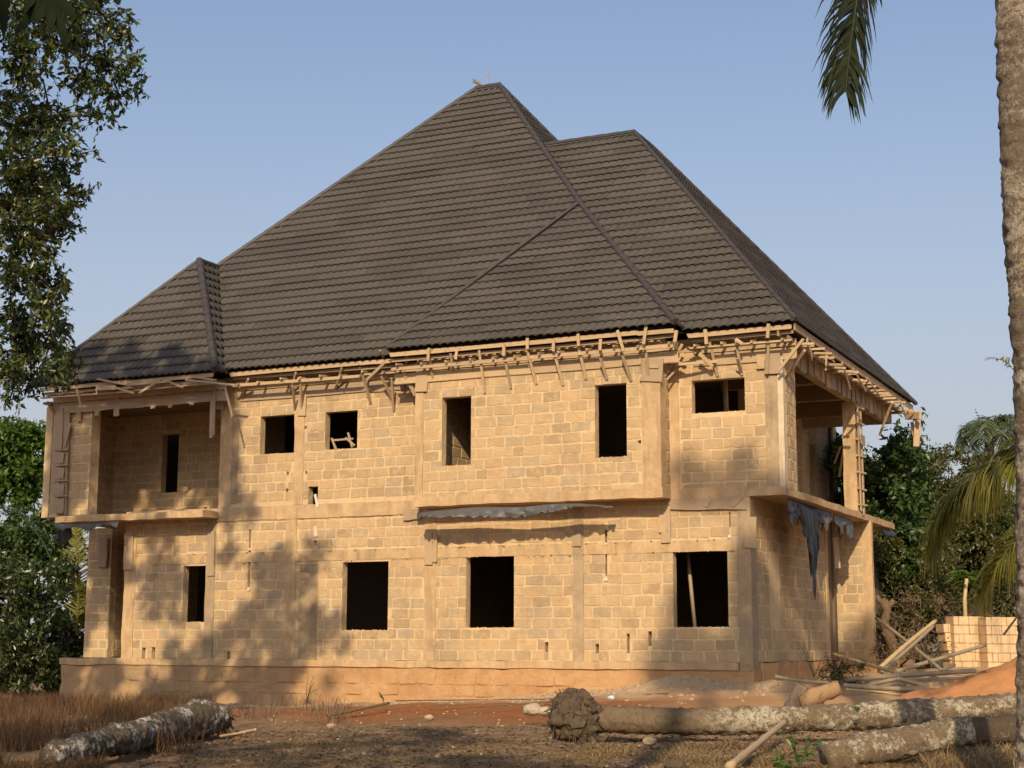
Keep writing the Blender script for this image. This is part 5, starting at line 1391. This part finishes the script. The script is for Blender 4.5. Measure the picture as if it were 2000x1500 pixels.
blades(scatter(17000, in_px(21, 41, -80, 440), tuft), .46, .004, .5, G_DRY, 'dry_grass', 'reddish dry grass standing in front of the left plinth', 'grass')
blades(scatter(12000, in_px(15.2, 21, -80, 230), tuft), .30, .004, .8, G_DRY, 'dry_grass', 'dry brown grass in the lower left foreground', 'grass')
blades(scatter(42000, in_px(15.5, 21.5, 1150, 2050), tuft), .13, .0045, 1.8, G_STRAW, 'straw', 'matted pale straw around the right hand logs', 'straw')
blades(scatter(26000, in_px(15.5, 23, 380, 1250), tuft), .06, .004, 2.4, G_STRAW, 'straw', 'thin flattened straw on the shaded bare soil', 'straw')
blades(scatter(5000, in_px(17.5, 20.5, 1780, 2050)), .40, .005, 1.4, G_STRAW, 'straw', 'long arching dry straw over the logs at the right edge', 'straw')
blades(scatter(420, in_px(28, 34, 480, 700), tuft), .40, .006, .5, G_BRUSH, 'dry_weeds', 'sparse dry weeds at the foot of the wall below the stained column', 'weeds')
m_ = MB()
fp_ = in_px(15.5, 27, 200, 2050)
for k in range(3200):
    x, y = fp_(); s_ = random.uniform(.008, .03)*(1 if random.random() < .9 else 1.8); z = gz(x, y); V = []
    for q in ((-1,0,0),(1,0,0),(0,-1,0),(0,1,0),(0,0,-.5),(0,0,.7)): V.append((x+q[0]*s_*random.uniform(.6,1.5), y+q[1]*s_*random.uniform(.6,1.3), z+q[2]*s_))
    m_.add(V, [(0,2,5),(2,1,5),(1,3,5),(3,0,5),(2,0,4),(1,2,4),(3,1,4),(0,3,4)])
tag(m_.build('soil_clods', EARTH, None), 'dark clods of soil scattered over the shaded foreground', 'soil', kind='stuff')
m_ = MB()
for k in range(1500):
    x, y = fp_(); a = random.uniform(0, 6.28); l = random.uniform(.08, .45); z = gz(x, y)+.012; x2, y2 = x+math.cos(a)*l, y+math.sin(a)*l
    m_.bar((x, y, z), (x2, y2, gz(x2, y2)+random.uniform(.01, .05)), random.uniform(.004, .010), .006)
tag(m_.build('dry_twigs', G_BRUSH, None), 'small dry twigs and broken stalks lying on the soil', 'twigs', kind='stuff')
# fallen leaves and litter
nL = 16000; P = scatter(nL, in_px(15.5, 26, 300, 2050)); P[:, 2] += .015
V, F = leaves(P, np.concatenate([rng.normal(size=(nL, 2)), rng.normal(size=(nL, 1))*.15], 1), .07, .5, .2, 1.5)
o = mobj('leaf_litter', V, F, G_BRUSH, None); tag(o, 'dry fallen leaves scattered over the soil', 'leaves', kind='stuff')
# green saplings in the foreground
def sapling(px, py, D, h, label, n=40, ls=.12):
    b = WD(px, py, D); t_ = thing('sapling', b, label, 'plant'); m_ = MB(); P = []; Dd = []
    for k in range(max(3, n//9)):
        a = random.uniform(0, 6.28); e = b+Vector((math.cos(a)*h*.45, math.sin(a)*h*.3, h*random.uniform(.5, 1.0))); mid = b.lerp(e, .6)+Vector((0, 0, h*.15))
        m_.tube([b, mid, e], [.008, .006, .003], 4)
        for q in range(9): s = b.lerp(mid, .4).lerp(e, q/8); P.append(tuple(s)); Dd.append((random.gauss(0, 1), random.gauss(0, 1), random.uniform(-.4, .5)))
    m_.build('stem', L_MID, t_); V, F = leaves(np.array(P), np.array(Dd), ls, .38); mobj('foliage', V, F, m_leafg, t_)
m_leafg = m_leaf('leaf_sapling', [(.04,.09,.015),(.07,.14,.02),(.11,.2,.03)], .35, .4, .5)
sapling(1562, 1500, 17.0, .42, 'bright green sapling at the bottom edge in front of the short log', 60, .10)
sapling(1530, 1508, 16.6, .18, 'low wide leaved seedling left of the bright sapling', 24, .12)
sapling(1675, 1392, 21.4, .14, 'tiny green sprout on top of the long palm log', 14, .05)
sapling(1590, 1322, 31.6, .75, 'thin weed growing against the right side wall', 40, .05)
sapling(598, 1375, 31.3, .55, 'scraggly weed at the foot of the stained column', 40, .05)
sapling(750, 1372, 31.0, .25, 'small weed tuft at the wall foot right of the stained column', 30, .05)
print('tris', sum(sum(len(p.vertices)-2 for p in o.data.polygons) for o in bpy.data.objects if o.type == 'MESH'))
